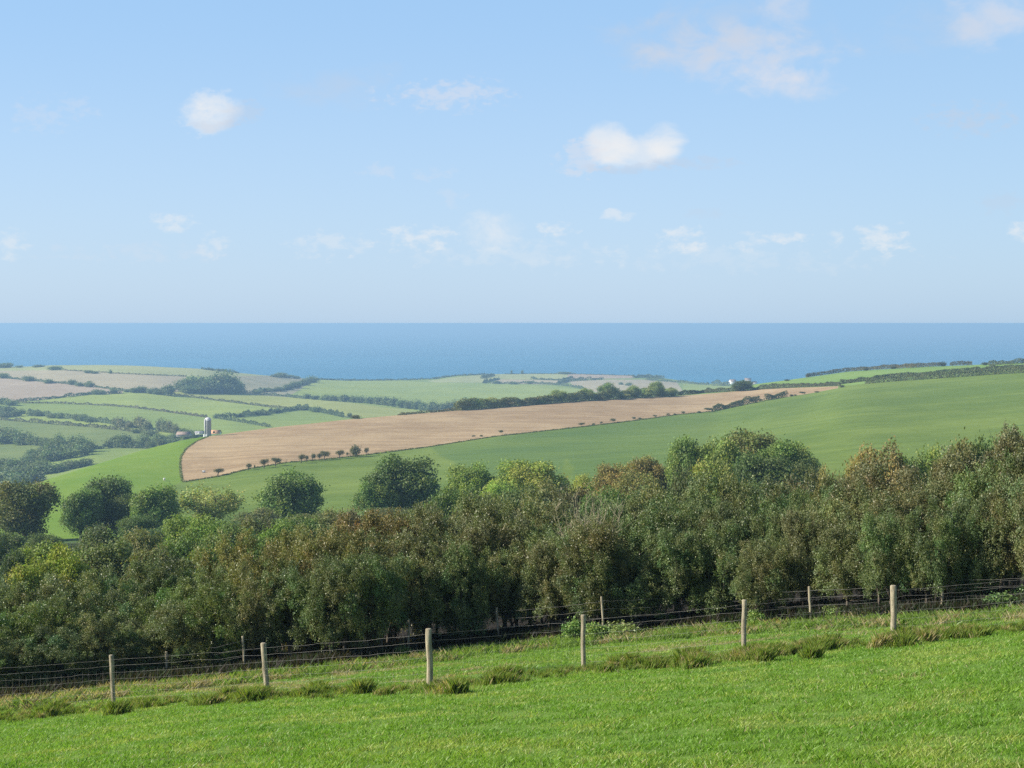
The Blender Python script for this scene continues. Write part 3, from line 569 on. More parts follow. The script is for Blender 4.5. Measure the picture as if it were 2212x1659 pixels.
# ------------------------------------------------------------------ fences
def wood_post(name, h, r, rngs, lean, parent, loc):
    mb = MB(); t = np.linspace(0, 1, 8); off = np.cumsum(rngs.normal(0, .006, (8, 2)), 0)
    pts = np.stack([off[:, 0] + lean * h * t, off[:, 1], -.3 * (1 - t) + (h + .0) * t], 1); rad = r * rngs.uniform(.88, 1.12) * (1 + rngs.normal(0, .05, 8)); 
    pts = np.vstack([pts, pts[-1] + (0, 0, .012)]); rad = np.append(rad, r * .82)
    mb.tube(pts, rad, 12, True); return ob(name, mb.mesh(name, M_POST, False), parent, loc)
rp = np.random.default_rng(11)
F1 = bpy.data.objects.new('wire_fence', None); COL.objects.link(F1)
plocs = []
for (px, pb, pt) in [(-80, 1545, 1440)] + POSTS + [(2262, 1350, 1235)]:
    x, y, z = meadow_hit(px, pb); plocs.append((x, y, z, zat(px, pt, y) - z))
F1.location = plocs[3][:3]
def rel(p, o): return (p[0] - o[0], p[1] - o[1], p[2] - o[2])
for i, (x, y, z, h) in enumerate(plocs):
    wood_post('post', h, .06, rp, (-.03, -.055, -.075, -.03, -.03, .015, -.045, 0)[i], F1, rel((x, y, z), plocs[3]))
def wires(levels, locs, origin, parent, rad, name, sagn, seed):
    r_ = np.random.default_rng(seed)
    for lv in levels:
        mb = MB()
        pts = []
        for (a, b) in zip(locs[:-1], locs[1:]):
            for t in np.linspace(0, 1, 14, endpoint=False):
                p = [a[k] * (1 - t) + b[k] * t for k in range(3)]; hh_ = lv * (a[3] * (1 - t) + b[3] * t)
                pts.append(rel((p[0], p[1] - .075, p[2] + hh_ - sagn * math.sin(math.pi * t) + r_.normal(0, .008)), origin))
        b = locs[-1]; pts.append(rel((b[0], b[1] - .075, b[2] + lv * b[3]), origin)); mb.tube(pts, rad, 4, False); ob(name, mb.mesh(name, M_WIRE), parent)
wires([.93, .80, .66, .52, .38, .25, .13], plocs, plocs[3], F1, .0015, 'wire', .02, 1)
mb = MB(); r_ = np.random.default_rng(9)
for (a, b) in zip(plocs[:-1], plocs[1:]):
    n = 22
    for i in range(n):
        t = (i + .5) / n; p = [a[k] * (1 - t) + b[k] * t for k in range(4)]
        mb.tube([rel((p[0], p[1] - .07, p[2] + .05), plocs[3]), rel((p[0] + r_.normal(0, .01), p[1] - .07, p[2] + p[3] * .72 - .02), plocs[3])], .0012, 3, False)
ob('netting', mb.mesh('netting', M_WIRE), F1)
tag(F1, 'near stock fence of round wooden posts and wire netting across the meadow', 'fence', 'thing')
F2 = bpy.data.objects.new('wire_fence', None); COL.objects.link(F2); pl2 = []
for (px, pb, pt) in [(-170, 1520, 1445), (20, 1490, 1420), (183, 1482, 1437), (361, 1472, 1408), (532, 1458, 1375), (697, 1430, 1350), (880, 1419, 1338), (1080, 1393, 1313), (1304, 1378, 1290), (1534, 1353, 1274), (1753, 1345, 1268), (2037, 1328, 1246), (2290, 1312, 1232)]:
    x, y, z = meadow_hit(px, pb); pl2.append((x, y, z, zat(px, pt, y) - z))
F2.location = pl2[7][:3]
for i, (x, y, z, h) in enumerate(pl2): wood_post('post', h, .037, rp, rp.normal(-.04, .04), F2, rel((x, y, z), pl2[7]))
wires([.92, .72, .5, .3], pl2, pl2[7], F2, .0021, 'wire', .05, 2)
tag(F2, 'farther thin post and wire fence along the foot of the thorn belt', 'fence', 'thing')

# ------------------------------------------------------------------ grass
rng = np.random.default_rng(42)
FX = np.array([p[0] for p in plocs]); FY = np.array([p[1] for p in plocs])
def fenceY(x): return np.interp(x, FX, FY)
BLX = np.array([meadow_hit(p, il(BASE_L, p))[:2] for p in range(-250, 2450, 90)])
def baseY(x): return np.interp(x, BLX[:, 0], BLX[:, 1])
def blades(n, x, y, h, w, lean, cols, rng):
    z = zmead(x, y); a = rng.uniform(0, 2 * math.pi, n); dx, dy = np.cos(a) * w, np.sin(a) * w
    la = rng.uniform(0, 2 * math.pi, n); ll = h * lean * rng.uniform(.3, 1.5, n); lx, ly = np.cos(la) * ll + h * .12, np.sin(la) * ll
    b = np.stack([x, y, z - .01], 1)
    v = np.stack([b - np.stack([dx, dy, 0 * dx], 1), b + np.stack([dx, dy, 0 * dx], 1), b + np.stack([lx * .45 + dx * .7, ly * .45 + dy * .7, h * .62], 1), b + np.stack([lx, ly, h], 1)], 1).reshape(-1, 3)
    f = np.arange(4 * n).reshape(n, 4); return v, f, np.repeat(cols, 4, 0)
NB = 1150000
yy_ = 11 + (58 - 11) * rng.uniform(0, 1, NB) ** 1.15; hw = .36 * yy_ + 1.2; x_ = rng.uniform(-1, 1, NB) * hw
clump = vnoise(x_, yy_, .28, 31, 3); big_ = vnoise(x_, yy_, 1.7, 33, 3); beyond = yy_ > fenceY(x_)
keep = (yy_ < baseY(x_) + .35) & (clump + rng.uniform(-.3, .3, NB) > .28); x_, yy_, clump, big_, beyond = [a[keep] for a in (x_, yy_, clump, big_, beyond)]; n = len(x_)
h = .68 * (.03 + .12 * clump ** 1.8 + .05 * np.clip(big_ - .5, 0, 1)) * rng.uniform(.6, 1.3, n) * (1 + .12 * beyond); w = .0023 * (1 + yy_ / 22) * rng.uniform(.7, 1.3, n)
gA, gB, gY, gD = np.array((.14, .27, .03)), np.array((.198, .325, .046)), np.array((.30, .37, .085)), np.array((.42, .36, .19))
t = np.clip(big_ * 1.6 - .3 + rng.normal(0, .18, n), 0, 1)[:, None]; cols = gA * (1 - t) + gB * t
yl = (vnoise(x_, yy_, .9, 41, 3) + rng.normal(0, .12, n) > .66)[:, None]; cols = np.where(yl, gY, cols)
dry = vnoise(x_, yy_ * 1.8, 1.9, 43, 3) + rng.normal(0, .07, n); dth = np.where(beyond, .66 - .12 * (x_ < -4), .9); dry = (dry > dth) | (rng.uniform(size=n) < .025); cols = np.where(dry[:, None], gD * rng.uniform(.6, 1.1, (n, 1)), cols)
cols = cols * rng.uniform(.75, 1.25, (n, 1))
v, f, c = blades(n, x_, yy_, h, w, .75, cols, rng)
o = ob('grass', mesh_np('grass', v, f, M_GRASS, c)); tag(o, 'short bright green grass covering the foreground pasture', 'grass', 'stuff')
# rank tussocks along the foot of the near fence
TUS = []
for px in np.arange(-60, 2300, 9.0):
    pb = float(np.interp(px, [p[0] for p in POSTS], [p[1] for p in POSTS])) if 248 < px < 1932 else (1520 + (248 - px) * .12 if px < 248 else 1380 - (px - 1932) * .1)
    dens = vnoise(np.array([px]), np.array([0.]), 60, 77, 2)[0]
    if dens + rng.uniform(-.12, .12) > .5: TUS.append((px + rng.uniform(-5, 5), pb + rng.uniform(1, 15), dens * rng.uniform(.6, 1.3)))
    TUS.append((px + rng.uniform(-9, 9), pb + rng.uniform(0, 16), rng.uniform(.05, .22)))
for (px, pb, s) in ((985, 1500, 1.0), (970, 1498, .9), (1480, 1440, 1.1), (1500, 1445, .9), (560, 1512, 1.), (540, 1516, 1.), (780, 1500, 1.1), (250, 1545, 1.1), (1905, 1400, 1.), (1945, 1392, 1.), (1950, 1398, .8), (1755, 1425, .9), (1650, 1430, .9)): TUS.append((px, pb, s))
V, Fc, Cc, nn = [], [], [], 0
for (px, pb, s) in TUS:
    x0, y0, z0 = meadow_hit(px, pb); k = int(540 * s); rr = np.abs(rng.normal(0, .5, k)); an = rng.uniform(0, 6.28, k); rad_ = rng.uniform(.13, .3) * (.6 + .6 * s); x = x0 + np.cos(an) * rr * rad_ * 1.5; y = y0 + np.sin(an) * rr * rad_; hh2 = (rng.uniform(.10, .24, k) * np.exp(-rr ** 2 * .8) + .04) * (.5 + s * .8)
    cc = np.array((.13, .215, .032)) * (1 - (q := rng.uniform(0, 1, (k, 1)) ** 1.3)) + np.array((.23, .25, .06)) * q; strw = rng.uniform(size=(k, 1)) < (.06 + .5 * (rng.uniform() < .15)); cc = np.where(strw, (.38, .31, .16), cc) * rng.uniform(.7, 1.2, (k, 1))
    v, f, c = blades(k, x, y, hh2, np.full(k, .0038), .5, cc, rng); V.append(v); Fc.append(f + nn); nn += len(v); Cc.append(c)
o = ob('tussock_grass', mesh_np('tussock_grass', np.concatenate(V), np.concatenate(Fc), M_GRASS, np.concatenate(Cc))); tag(o, 'rank olive tussock grass along the foot of the near fence', 'grass', 'stuff')
V, Fc, Cc, nn = [], [], [], 0
for i in range(900):       # straw coloured and weedy growth at the foot of the belt
    px = rng.uniform(-60, 2280); pb = il(BASE_L, px) + rng.uniform(-6, 16) ** 1 * 1.0; x0, y0, z0 = meadow_hit(px, pb); k = 90; x = x0 + rng.normal(0, .18, k); y = y0 + rng.normal(0, .16, k)
    straw = rng.uniform() < (.55 if px < 520 else .2); cc = (np.array((.40, .33, .19)) if straw else np.array((.19, .29, .06))) * rng.uniform(.6, 1.2, (k, 1)); v, f, c = blades(k, x, y, rng.uniform(.06, .28, k) * rng.uniform(.5, 1.1), np.full(k, .0045), .8, cc, rng); V.append(v); Fc.append(f + nn); nn += len(v); Cc.append(c)
o = ob('rough_grass', mesh_np('rough_grass', np.concatenate(V), np.concatenate(Fc), M_GRASS, np.concatenate(Cc))); tag(o, 'rough straw and weed growth at the foot of the thorn belt', 'grass', 'stuff')
V, Fc, Cc, nn = [], [], [], 0
for i in range(2600):       # dark stems added beneath the thorns, their colour standing in for shade
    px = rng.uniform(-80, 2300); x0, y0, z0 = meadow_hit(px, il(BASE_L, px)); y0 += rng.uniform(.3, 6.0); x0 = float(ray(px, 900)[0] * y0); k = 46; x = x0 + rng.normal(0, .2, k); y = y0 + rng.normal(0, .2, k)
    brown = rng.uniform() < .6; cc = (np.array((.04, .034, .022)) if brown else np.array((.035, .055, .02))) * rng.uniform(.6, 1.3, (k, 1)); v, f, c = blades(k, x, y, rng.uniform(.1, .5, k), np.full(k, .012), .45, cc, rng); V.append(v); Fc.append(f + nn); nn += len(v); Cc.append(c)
o = ob('shade_undergrowth', mesh_np('shade_undergrowth', np.concatenate(V), np.concatenate(Fc), M_GRASS, np.concatenate(Cc))); tag(o, 'dark tangled growth added as shade beneath the thorn belt', 'shade_undergrowth', 'stuff')
# weeds and brambles behind the near fence
def weed(label, px, base, top, wpx, c):
    x, y, z = meadow_hit(px, base); plant('bramble', label, 'bush', WEEDP[prng.randrange(2)], px, top, wpx, y, c, loc=(x, y, z))
WEEDP = [proto('bramble', 800 + i, clump=3, n=1500, leaf=.05, nl=12, rl=(.16, .26), zc=.45, rad=(.34, .34, .3), zmin=0, twig=25, mat=M_LEAF, tk=dict(r0=.015, stems=3, fork=.3)) for i in range(2)]
for a in (('leafy green bramble just left of the fourth near post', 1238, 1388, 1338, 44, (.20, .30, .08)), ('leafy green bramble just right of the fourth near post', 1290, 1386, 1345, 60, (.20, .29, .08)), ('low weed clump halfway to the fifth near post', 1345, 1380, 1345, 70, (.22, .30, .09)),
          ('upright bright green bramble between the fourth and fifth near posts', 1435, 1362, 1318, 46, (.22, .31, .08)), ('small green weed right of the fifth near post', 1632, 1352, 1318, 36, (.22, .32, .08)), ('leafy bramble at the foot of the belt near the right edge', 2165, 1322, 1280, 80, (.13, .21, .07)),
          ('dark green bramble patch under the belt at the right edge', 2215, 1312, 1262, 60, (.12, .19, .06)), ('small bramble under the third back post of the middle', 870, 1424, 1398, 36, (.18, .27, .07)), ('low bramble at the belt foot left of the first near post', 215, 1478, 1440, 90, (.10, .18, .06)),
          ('small weed at the belt foot right of the first near post', 300, 1478, 1442, 90, (.11, .18, .06)), ('pale low bramble under the belt at the far left', 60, 1490, 1430, 70, (.16, .17, .08)), ('weed clump left of the sixth near post', 1800, 1342, 1322, 50, (.19, .28, .08))): weed(*a)

# ------------------------------------------------------------------ hedges and trees of the middle hill
def hedge(name, label, pts, lo_hi, h, w, c, dens=1., leaf=.5, gap=0., group=None, cat='hedge', seed=0, sink=.1, lift=0., bump=.55):
    """clumped hedge following survey readings across a slope"""
    r_ = np.random.default_rng(1000 + seed); P3 = []
    for (a, b) in zip(pts[:-1], pts[1:]):
        k = max(2, int(abs(b[0] - a[0]) / 4))
        for t in np.linspace(0, 1, k, endpoint=False): P3.append(hit(a[0] * (1 - t) + b[0] * t, a[1] * (1 - t) + b[1] * t, *lo_hi))
    P3.append(hit(*pts[-1], *lo_hi)); P3 = np.array(P3); seg = np.linalg.norm(np.diff(P3, axis=0), axis=1); s = np.concatenate([[0], np.cumsum(seg)]); L = s[-1]
    n = int(dens * L * (h + w) * 1.6 / (leaf * leaf)); n = min(n, 26000); u = r_.uniform(0, L, n); base = np.stack([np.interp(u, s, P3[:, k]) for k in range(3)], 1)
    hv = h * (1 - bump + 2 * bump * vnoise(u, u * 0, h * 2.2, seed, 3)); 
    if gap: hv = hv * (vnoise(u, u * 0 + 5, h * 4, seed + 5, 2) > gap)
    kp = hv > .05; base, hv = base[kp], hv[kp]; n = len(hv)
    th = r_.uniform(0, math.pi, n); rr = 1 - .35 * r_.uniform(0, 1, n) ** 2; ax = r_.uniform(0, 2 * math.pi, n)
    tang = np.array([P3[-1][0] - P3[0][0], P3[-1][1] - P3[0][1]]); tang /= np.linalg.norm(tang) + 1e-9; nrm2 = np.array([-tang[1], tang[0]])
    off = np.cos(th) * w * .5 * rr * (.6 + .4 * hv / h); pos = base.copy(); pos[:, :2] += off[:, None] * nrm2; pos[:, 2] += np.sin(th) * hv * rr + lift - sink
    nm = np.stack([nrm2[0] * np.cos(th), nrm2[1] * np.cos(th), np.sin(th)], 1) * .9 + rdir(r_, n) * .8; nm /= np.linalg.norm(nm, axis=1)[:, None]
    o3 = P3[len(P3) // 2]; v, f, cc = leaves(pos - o3, nm, leaf, r_, tints(r_, n, .25, .1) * np.array(c))
    o = ob(name, mesh_np(name, v, f, M_LEAFF, cc), None, tuple(o3)); tag(o, label, cat, 'thing', group); return o
M_LEAFF = foliage_mat('leaf_distant', .7, .2, .2, False)
HC = (.12, .145, .055); HB = (.14, .13, .06)
R6m = lambda px: 0
MIDB = (2, 6)
hedge('hedge', 'low clipped hedge along the far edge of the brown field', [(1464, 852.5), (1560, 847), (1632, 842), (1700, 838), (1815, 833)], MIDB, 3.0, 2.5, (.10, .11, .05), leaf=.35, seed=1)
hedge('hedge', 'thick dark hedge along the top of the broad green pasture', [(1868, 829), (1950, 822.5), (2040, 816.5), (2130, 810), (2230, 804), (2400, 796)], MIDB, 3.8, 3.5, HC, leaf=.4, seed=2, bump=.3)
hedge('hedge', 'second dark hedge just beyond the thick hedge at upper right', [(1815, 830), (1920, 817), (2000, 812), (2100, 804), (2230, 797), (2400, 790)], MIDB, 3.2, 3.0, (.095, .11, .045), leaf=.4, seed=3, bump=.4)
hedge('hedge', 'wind clipped hedge on the right skyline against the sea', [(1742, 816), (1835, 803), (1900, 798), (1971, 795), (2030, 792)], MIDB, 3.0, 2.2, HB, leaf=.35, seed=4, bump=.4, lift=.6)
hedge('hedge', 'short flat topped hedge on the skyline near the right edge', [(2052, 791.5), (2100, 789.5)], MIDB, 3., 2, HB, leaf=.3, seed=5, lift=.8)
hedge('hedge', 'dark hedge on the skyline at the right edge', [(2135, 789), (2212, 785), (2400, 780)], MIDB, 3.6, 3, HC, leaf=.35, seed=6)
hedge('hedge', 'dark hedge along the lower edge of the brown field, right part', [(1540, 888.5), (1580, 880.5), (1612, 873.5), (1640, 868)], MIDB, 3.4, 2.6, HC, leaf=.3, seed=7, bump=.6)
hedge('hedge', 'short windblown hedge near the right tip of the brown field', [(1652, 866), (1700, 857.5)], MIDB, 3.6, 2.4, HC, leaf=.3, seed=8, bump=.5)
hedge('verge', 'thin rank grass verge between brown field and green pasture', [(396, 1041.5), (470, 1030), (540, 1013), (620, 999.5), (700, 993), (816, 980), (931, 965), (1070, 943), (1256, 922.4), (1370, 909), (1463, 896), (1544, 888.6)], MIDB, .4, 1.6, (.16, .17, .06), dens=.7, leaf=.35, seed=9, bump=.8, cat='verge')
hedge('hedge', 'faint thin hedge up the left edge of the brown field', [(394, 1040), (390, 1020), (389, 1000), (391, 986), (402, 969), (425, 953), (449, 943.5)], MIDB, .35, 1.0, (.16, .20, .06), dens=.5, leaf=.3, seed=10, bump=.9)
hedge('hedge', 'mixed shrubby hedge under the skyline trees of the brown field', [(984, 887), (1060, 881), (1150, 874.5), (1257, 866), (1360, 860), (1455, 853.5)], MIDB, 6.0, 5.5, (.21, .23, .085), leaf=.5, seed=11, bump=.45)
hedge('verge', 'thin brown scrub strip on the hill crest left of the shrubby hedge', [(860, 897), (920, 892), (984, 887)], MIDB, 1.4, 2, (.17, .16, .08), dens=.6, leaf=.4, seed=12, bump=.8, cat='verge')
CR = [(1000, 866, 34, BRN, 'brown'), (1024, 862, 30, G1_, 'green'), (1062, 858, 44, OLV, 'olive'), (1094, 860, 40, (.15, .13, .06), 'brown green'), (1125, 862, 34, BRN, 'brown'), (1150, 857, 34, (.16, .13, .06), 'reddish'), (1178, 854, 34, OLV, 'olive'), (1160, 862, 40, G1_, 'green'), (1206, 841, 42, (.14, .17, .05), 'round green'),
      (1240, 853, 34, OLV, 'olive'), (1267, 838, 38, (.13, .16, .05), 'domed'), (1290, 850, 36, (.12, .12, .05), 'dark brown'), (1315, 825, 45, (.10, .135, .045), 'tall dark'), (1345, 850, 36, OLV, 'low olive'), (1371, 832, 34, (.13, .16, .055), 'pale round'), (1398, 838, 34, (.15, .18, .05), 'light green'), (1418, 822, 36, (.12, .145, .045), 'pointed green'), (1450, 838, 36, (.15, .18, .06), 'small light green'), (1432, 843, 30, OLV, 'squat olive')]
for i, (px, top, w, c, cn) in enumerate(CR):
    base = float(np.interp(px, [979, 1257, 1497], [887.5, 866.3, 853.8])); x, y, z = hit(px, base, *MIDB)
    plant('tree', '%s tree, %s from left in the row on the brown field skyline' % (cn, ORD[i]), 'tree', (FARP[i % 4] if w < 34 else BUSH[i % 4]), px, top, w * 1.1, y, tuple(q * 1.8 for q in c), 'trees on the brown field skyline', loc=(x, y + 3, z))
x, y, z = hit(1605, 845, *MIDB); plant('bush', 'broad dark green bush by the white house on the hill crest', 'bush', BUSH[1], 1605, 820, 56, y, (.10, .13, .045), loc=(x, y + 4, z))
x, y, z = hit(767, 904.5, *MIDB); plant('bush', 'small dark bush on the brown field crest left of the skyline trees', 'bush', LOWB[1], 767, 896, 22, y, (.12, .12, .05), loc=(x, y, z), parts=False)
TH = [(460, 428, 110, 82), (775, 372, 60, 70), (838, 360, 18, 45), (940, 350, 85, 95), (1060, 328, 100, 92), (1325, 297, 75, 97), (1378, 285, 40, 65), (1440, 275, 55, 75), (1518, 270, 60, 75), (1565, 262, 95, 95), (1720, 248, 95, 90), (1800, 230, 30, 45), (1890, 232, 100, 115), (2000, 222, 45, 85)]
for i, (zx, zy, w, h) in enumerate(TH):
    px = 374.4 + zx * .2083; py = 938.9 + zy * .2083; x, y, z = hit(px, py, *MIDB)
    plant('windswept_tree', '%s windswept thorn, %s from left along the lower edge of the brown field' % ('tall' if h > 90 else 'small', ORD[i]), 'tree', WIND[i % 5] if i != 12 else FARP[0], px - w * .02, py - h * .2083, w * .2083 * 1.1, y, (.16, .15, .075), 'windswept thorns along the brown field', loc=(x, y, z))
x, y, z = hit(374.4 + 1160 * .2083, 938.9 + 318 * .2083, *MIDB); bare('bare_tree', 'leafless grey thorn between leafy ones at the lower brown field edge', 374.4 + 1160 * .2083, 938.9 + 250 * .2083, 16, (x, y, z), mat=M_BARK, n=9, r0=.02)
TB = [(1022, 946, 10, 7), (1040, 943, 7, 4), (1079, 937.5, 13, 9), (1256, 921.5, 15, 9), (1282, 919, 7, 6), (1298, 917, 8, 7), (1322, 913.5, 15, 10), (1367, 908, 11, 8), (1382, 906, 9, 5), (1414, 902.5, 10, 7), (1442, 899, 10, 7), (1458, 897, 7, 5), (1473, 895, 11, 7), (1510, 892, 9, 5), (1529, 890.5, 21, 11),
      (1626, 871, 23, 12), (1640, 869, 16, 8), (1710, 856, 9, 5), (1718, 855, 7, 4), (1732, 853, 15, 8), (1765, 848, 10, 4), (1818, 837, 12, 6)]
for i, (px, py, w, h) in enumerate(TB):
    x, y, z = hit(px, py, *MIDB); plant('bush', '%s dark bush, %s from left along right half of brown field edge' % ('spreading' if w > 14 else 'tiny', ORD[i]), 'bush', (WIND[i % 5] if h > 6 else LOWB[i % 3]), px, py - h * .9, w, y, (.13, .135, .06), 'bushes dotted along the brown field edge', loc=(x, y, z), parts=False)
for i, (px, py, w, h, lb) in enumerate([(1744, 814, 9, 6, 'small bush at the left end of the skyline hedge'), (1972, 794, 15, 9, 'bush rising from the skyline hedge against the sea'), (1930, 797, 12, 6, 'low bush in the skyline hedge left of the rising bush'), (2036, 791, 16, 9, 'single round bush in the skyline gap near the right edge'), (2128, 789, 16, 6, 'low bush on the skyline right of the flat topped hedge'), (1870, 801, 10, 6, 'small bush in the middle of the skyline hedge'), (1700, 823, 12, 4, 'low scrub patch left of the skyline hedge')]):
    x, y, z = hit(px, py, *MIDB); plant('bush', lb, 'bush', FARP[i % 4] if h > 5 else LOWB[0], px, py - h, w, y, (.08, .09, .04), loc=(x, y, z), parts=False)

# ------------------------------------------------------------------ far valley: hedges, woods, lone trees
FB = (8, 10); FC = (.075, .10, .045); n_ = 20
HED = [('hedge bank under the tan stubble field at far left', [(0, 816), (51, 821), (128, 828), (204, 836), (268, 845), (346, 851)], 5, FC),
       ('dark hedge under the pinkish ploughed field', [(36, 868.5), (91, 863.5), (150, 857), (200, 851.5), (264, 850.5)], 6, FC),
       ('long thin hedge running down towards the silo', [(36, 871), (128, 871.6), (237, 877), (279, 880), (345, 888), (403, 896), (447, 902)], 4, (.10, .095, .05)),
       ('hedge continuing right of the silo to the brown field', [(462, 903), (520, 912), (582, 923)], 5, FC),
       ('bushy hedge through the green fields left of the silo', [(60, 891), (87, 897), (135, 904), (182, 906), (240, 916), (328, 929)], 7, FC),
       ('lower parallel hedge left of the silo', [(-60, 901), (0, 907), (109, 916), (200, 923), (273, 931), (343, 940)], 5.5, (.09, .095, .045)),
       ('hedge along the lane in the valley bottom', [(202, 971), (237, 967), (328, 969)], 5, FC),
       ('hedge between two pale green strips under the copse', [(373, 853), (473, 866), (592, 881), (637, 885)], 4.5, (.09, .095, .045)),
       ('dark bushy hedge right of the silo', [(464, 904), (519, 901), (601, 891.5), (655, 884), (692, 891), (743, 902)], 8, FC),
       ('thin scrub line on the olive skyline field', [(137, 800), (200, 803.5), (282, 808.6), (403, 813.5)], 3, (.13, .12, .07)),
       ('hedge climbing to the skyline right of the copse', [(546, 847), (600, 845), (619, 842), (650, 831), (677, 822)], 9, FC),
       ('hedge along the bottom of the rough slope', [(484, 848), (546, 851), (619, 857), (660, 862)], 6, FC),
       ('skyline hedge above the copse', [(435, 797.5), (470, 800), (517, 806.5)], 6, FC),
       ('skyline hedge running to the headland', [(677, 819.5), (749, 822.5), (877, 821.5), (938, 819), (986, 812), (1049, 809.5)], 5, FC),
       ('short hedge on the headland, upper left', [(1040, 818), (1055, 814), (1067, 811.5)], 8, FC),
       ('short hedge on the headland, lower left', [(1044, 828), (1060, 823), (1078, 820)], 8, FC),
       ('hedge across the middle of the headland', [(1147, 819), (1180, 821), (1213, 822), (1237, 815.5)], 6, FC),
       ('hedge at the foot of the headland fields', [(1060, 828.5), (1100, 829), (1149, 828), (1195, 831.5), (1231, 835), (1268, 842)], 6, FC),
       ('hedge junction on the right of the headland', [(1205, 831), (1228, 824), (1260, 821.5), (1304, 820.5)], 8, FC),
       ('skyline hedge of the headland', [(1090, 808.5), (1150, 808), (1223, 808), (1300, 810), (1366, 812)], 3, FC),
       ('dark hedge on the right skyline of the headland', [(1366, 816), (1400, 816), (1435, 819.5)], 10, FC),
       ('hedge dropping from the headland towards the white house', [(1395, 821), (1462, 826.5), (1531, 832)], 7, FC),
       ('dark trees line left of the white house', [(1537, 833), (1555, 833.5), (1575, 834)], 13, FC)]
for i, (lb, pts, h, c) in enumerate(HED): hedge('hedge', lb, pts, FB, h * .62, h * .5, tuple(q * 1.7 for q in c), leaf=.9, seed=30 + i, bump=.75, dens=.8)
FT = []   # px, base, top, width, place
def ft(place, *lst): FT.append((place, lst))
ft('copse on the far slope', (392, 846, 823, 26), (405, 846, 816, 26), (418, 846, 809, 28), (440, 847, 811, 32), (455, 849, 820, 36), (470, 848, 808, 32), (488, 848, 805, 34), (505, 849, 813, 30), (516, 847, 822, 22), (430, 849, 826, 34), (480, 850, 828, 34), (410, 850, 832, 30), (498, 851, 833, 26))
ft('tree group left of the copse', (353, 853, 834, 16), (364, 855, 832, 22), (335, 851, 836, 16), (305, 848, 834, 18), (288, 848, 838, 14), (325, 850, 839, 14), (340, 852, 840, 16), (275, 847, 841, 12))
ft('bushes on the hedge bank under the tan field', (8, 817, 806, 20), (62, 823, 812, 22), (103, 828, 819, 18), (157, 831, 819, 16), (192, 836, 822, 16), (172, 834, 825, 16))
ft('bushes on the far left skyline', (14, 794, 784, 22), (3, 795, 786, 16), (42, 794, 789, 12), (118, 799, 790, 26), (85, 793, 788, 20))
ft('bushes by the pinkish field corner', (208, 852, 840, 16), (220, 852, 841, 14), (246, 850, 838, 14))
ft('bushes in the tan field', (190, 806, 800, 14), (204, 807, 802, 14), (238, 807, 799, 6))
ft('trees at the left edge above the strip fields', (5, 873, 858, 26), (22, 876, 864, 22), (3, 890, 874, 28), (20, 894, 878, 26), (35, 899, 886, 20), (8, 901, 888, 30), (45, 894, 884, 16))
ft('bushes along the hedge left of the silo', (72, 898, 886, 20), (82, 899, 887, 16), (115, 903, 893, 20), (130, 904, 894, 14), (168, 908, 895, 20), (180, 909, 896, 22), (194, 912, 901, 18))
ft('pale trees by the farm', (250, 922, 900, 18), (262, 923, 901, 20), (280, 925, 908, 16), (298, 925, 900, 18), (308, 926, 903, 18), (318, 929, 909, 16), (346, 932, 906, 14), (356, 934, 905, 14), (366, 935, 907, 14), (378, 936, 914, 14))
ft('bushes around the farmyard', (395, 943, 924, 20), (408, 945, 928, 20), (384, 946, 934, 20), (372, 950, 938, 20), (358, 955, 940, 24), (344, 958, 938, 20), (420, 946, 932, 16), (400, 950, 936, 22), (375, 958, 945, 24), (350, 962, 948, 22), (432, 943, 930, 14))
ft('small trees on the lower hedge left of the silo', (292, 936, 925, 14), (325, 942, 928, 20), (313, 940, 930, 14))
ft('dark valley trees at the left edge', (8, 955, 923, 28), (22, 957, 926, 26), (35, 958, 929, 24), (55, 960, 932, 28), (68, 961, 936, 20), (82, 962, 944, 20), (5, 959, 936, 26), (45, 961, 940, 24), (95, 965, 946, 20), (105, 966, 948, 20))
ft('dark wood in the valley bottom', (128, 968, 938, 20), (120, 975, 950, 30), (140, 972, 948, 30), (163, 968, 939, 26), (178, 972, 944, 26), (193, 976, 952, 24), (95, 982, 962, 26), (110, 986, 958, 28), (135, 984, 960, 34), (160, 982, 958, 34), (180, 984, 960, 30), (72, 988, 968, 26), (85, 995, 975, 28), (105, 997, 974, 32), (130, 992, 972, 32), (150, 990, 970, 28), (60, 1000, 985, 26))
ft('dark trees beyond the bright pasture', (242, 965, 944, 22), (252, 965, 941, 20), (272, 965, 938, 22), (262, 966, 948, 22), (290, 966, 950, 20), (314, 966, 938, 24), (326, 968, 948, 20), (302, 967, 952, 22))
ft('valley trees just over the bright hill shoulder', (145, 1013, 994, 22), (158, 1012, 992, 26), (175, 1008, 993, 24), (188, 1004, 990, 20), (15, 1030, 1008, 40), (45, 1030, 1005, 40), (80, 1026, 1002, 36), (110, 1022, 1002, 34), (130, 1018, 1000, 28), (30, 1015, 992, 34), (60, 1012, 990, 30), (10, 1008, 990, 30), (90, 1012, 994, 28), (0, 1045, 1020, 50), (40, 1048, 1020, 44), (75, 1040, 1018, 36))
ft('round bushes on the dark hedge right of the silo', (470, 904, 894, 14), (484, 903, 895, 12), (518, 901, 892, 14), (558, 897, 885, 18), (570, 896, 886, 18), (598, 892, 882, 16), (648, 886, 876, 24), (658, 886, 877, 16), (683, 890, 879, 22))
ft('bushes on the climbing hedge right of the copse', (672, 826, 813, 24), (658, 832, 820, 18), (640, 838, 824, 20), (600, 845, 835, 18), (573, 846, 837, 18), (622, 842, 830, 18), (560, 849, 840, 14))
ft('skyline bushes right of the copse', (598, 815, 807, 20), (608, 815, 805, 22), (622, 816, 810, 20), (640, 818, 812, 14), (455, 799, 795, 12), (475, 802, 797, 14))
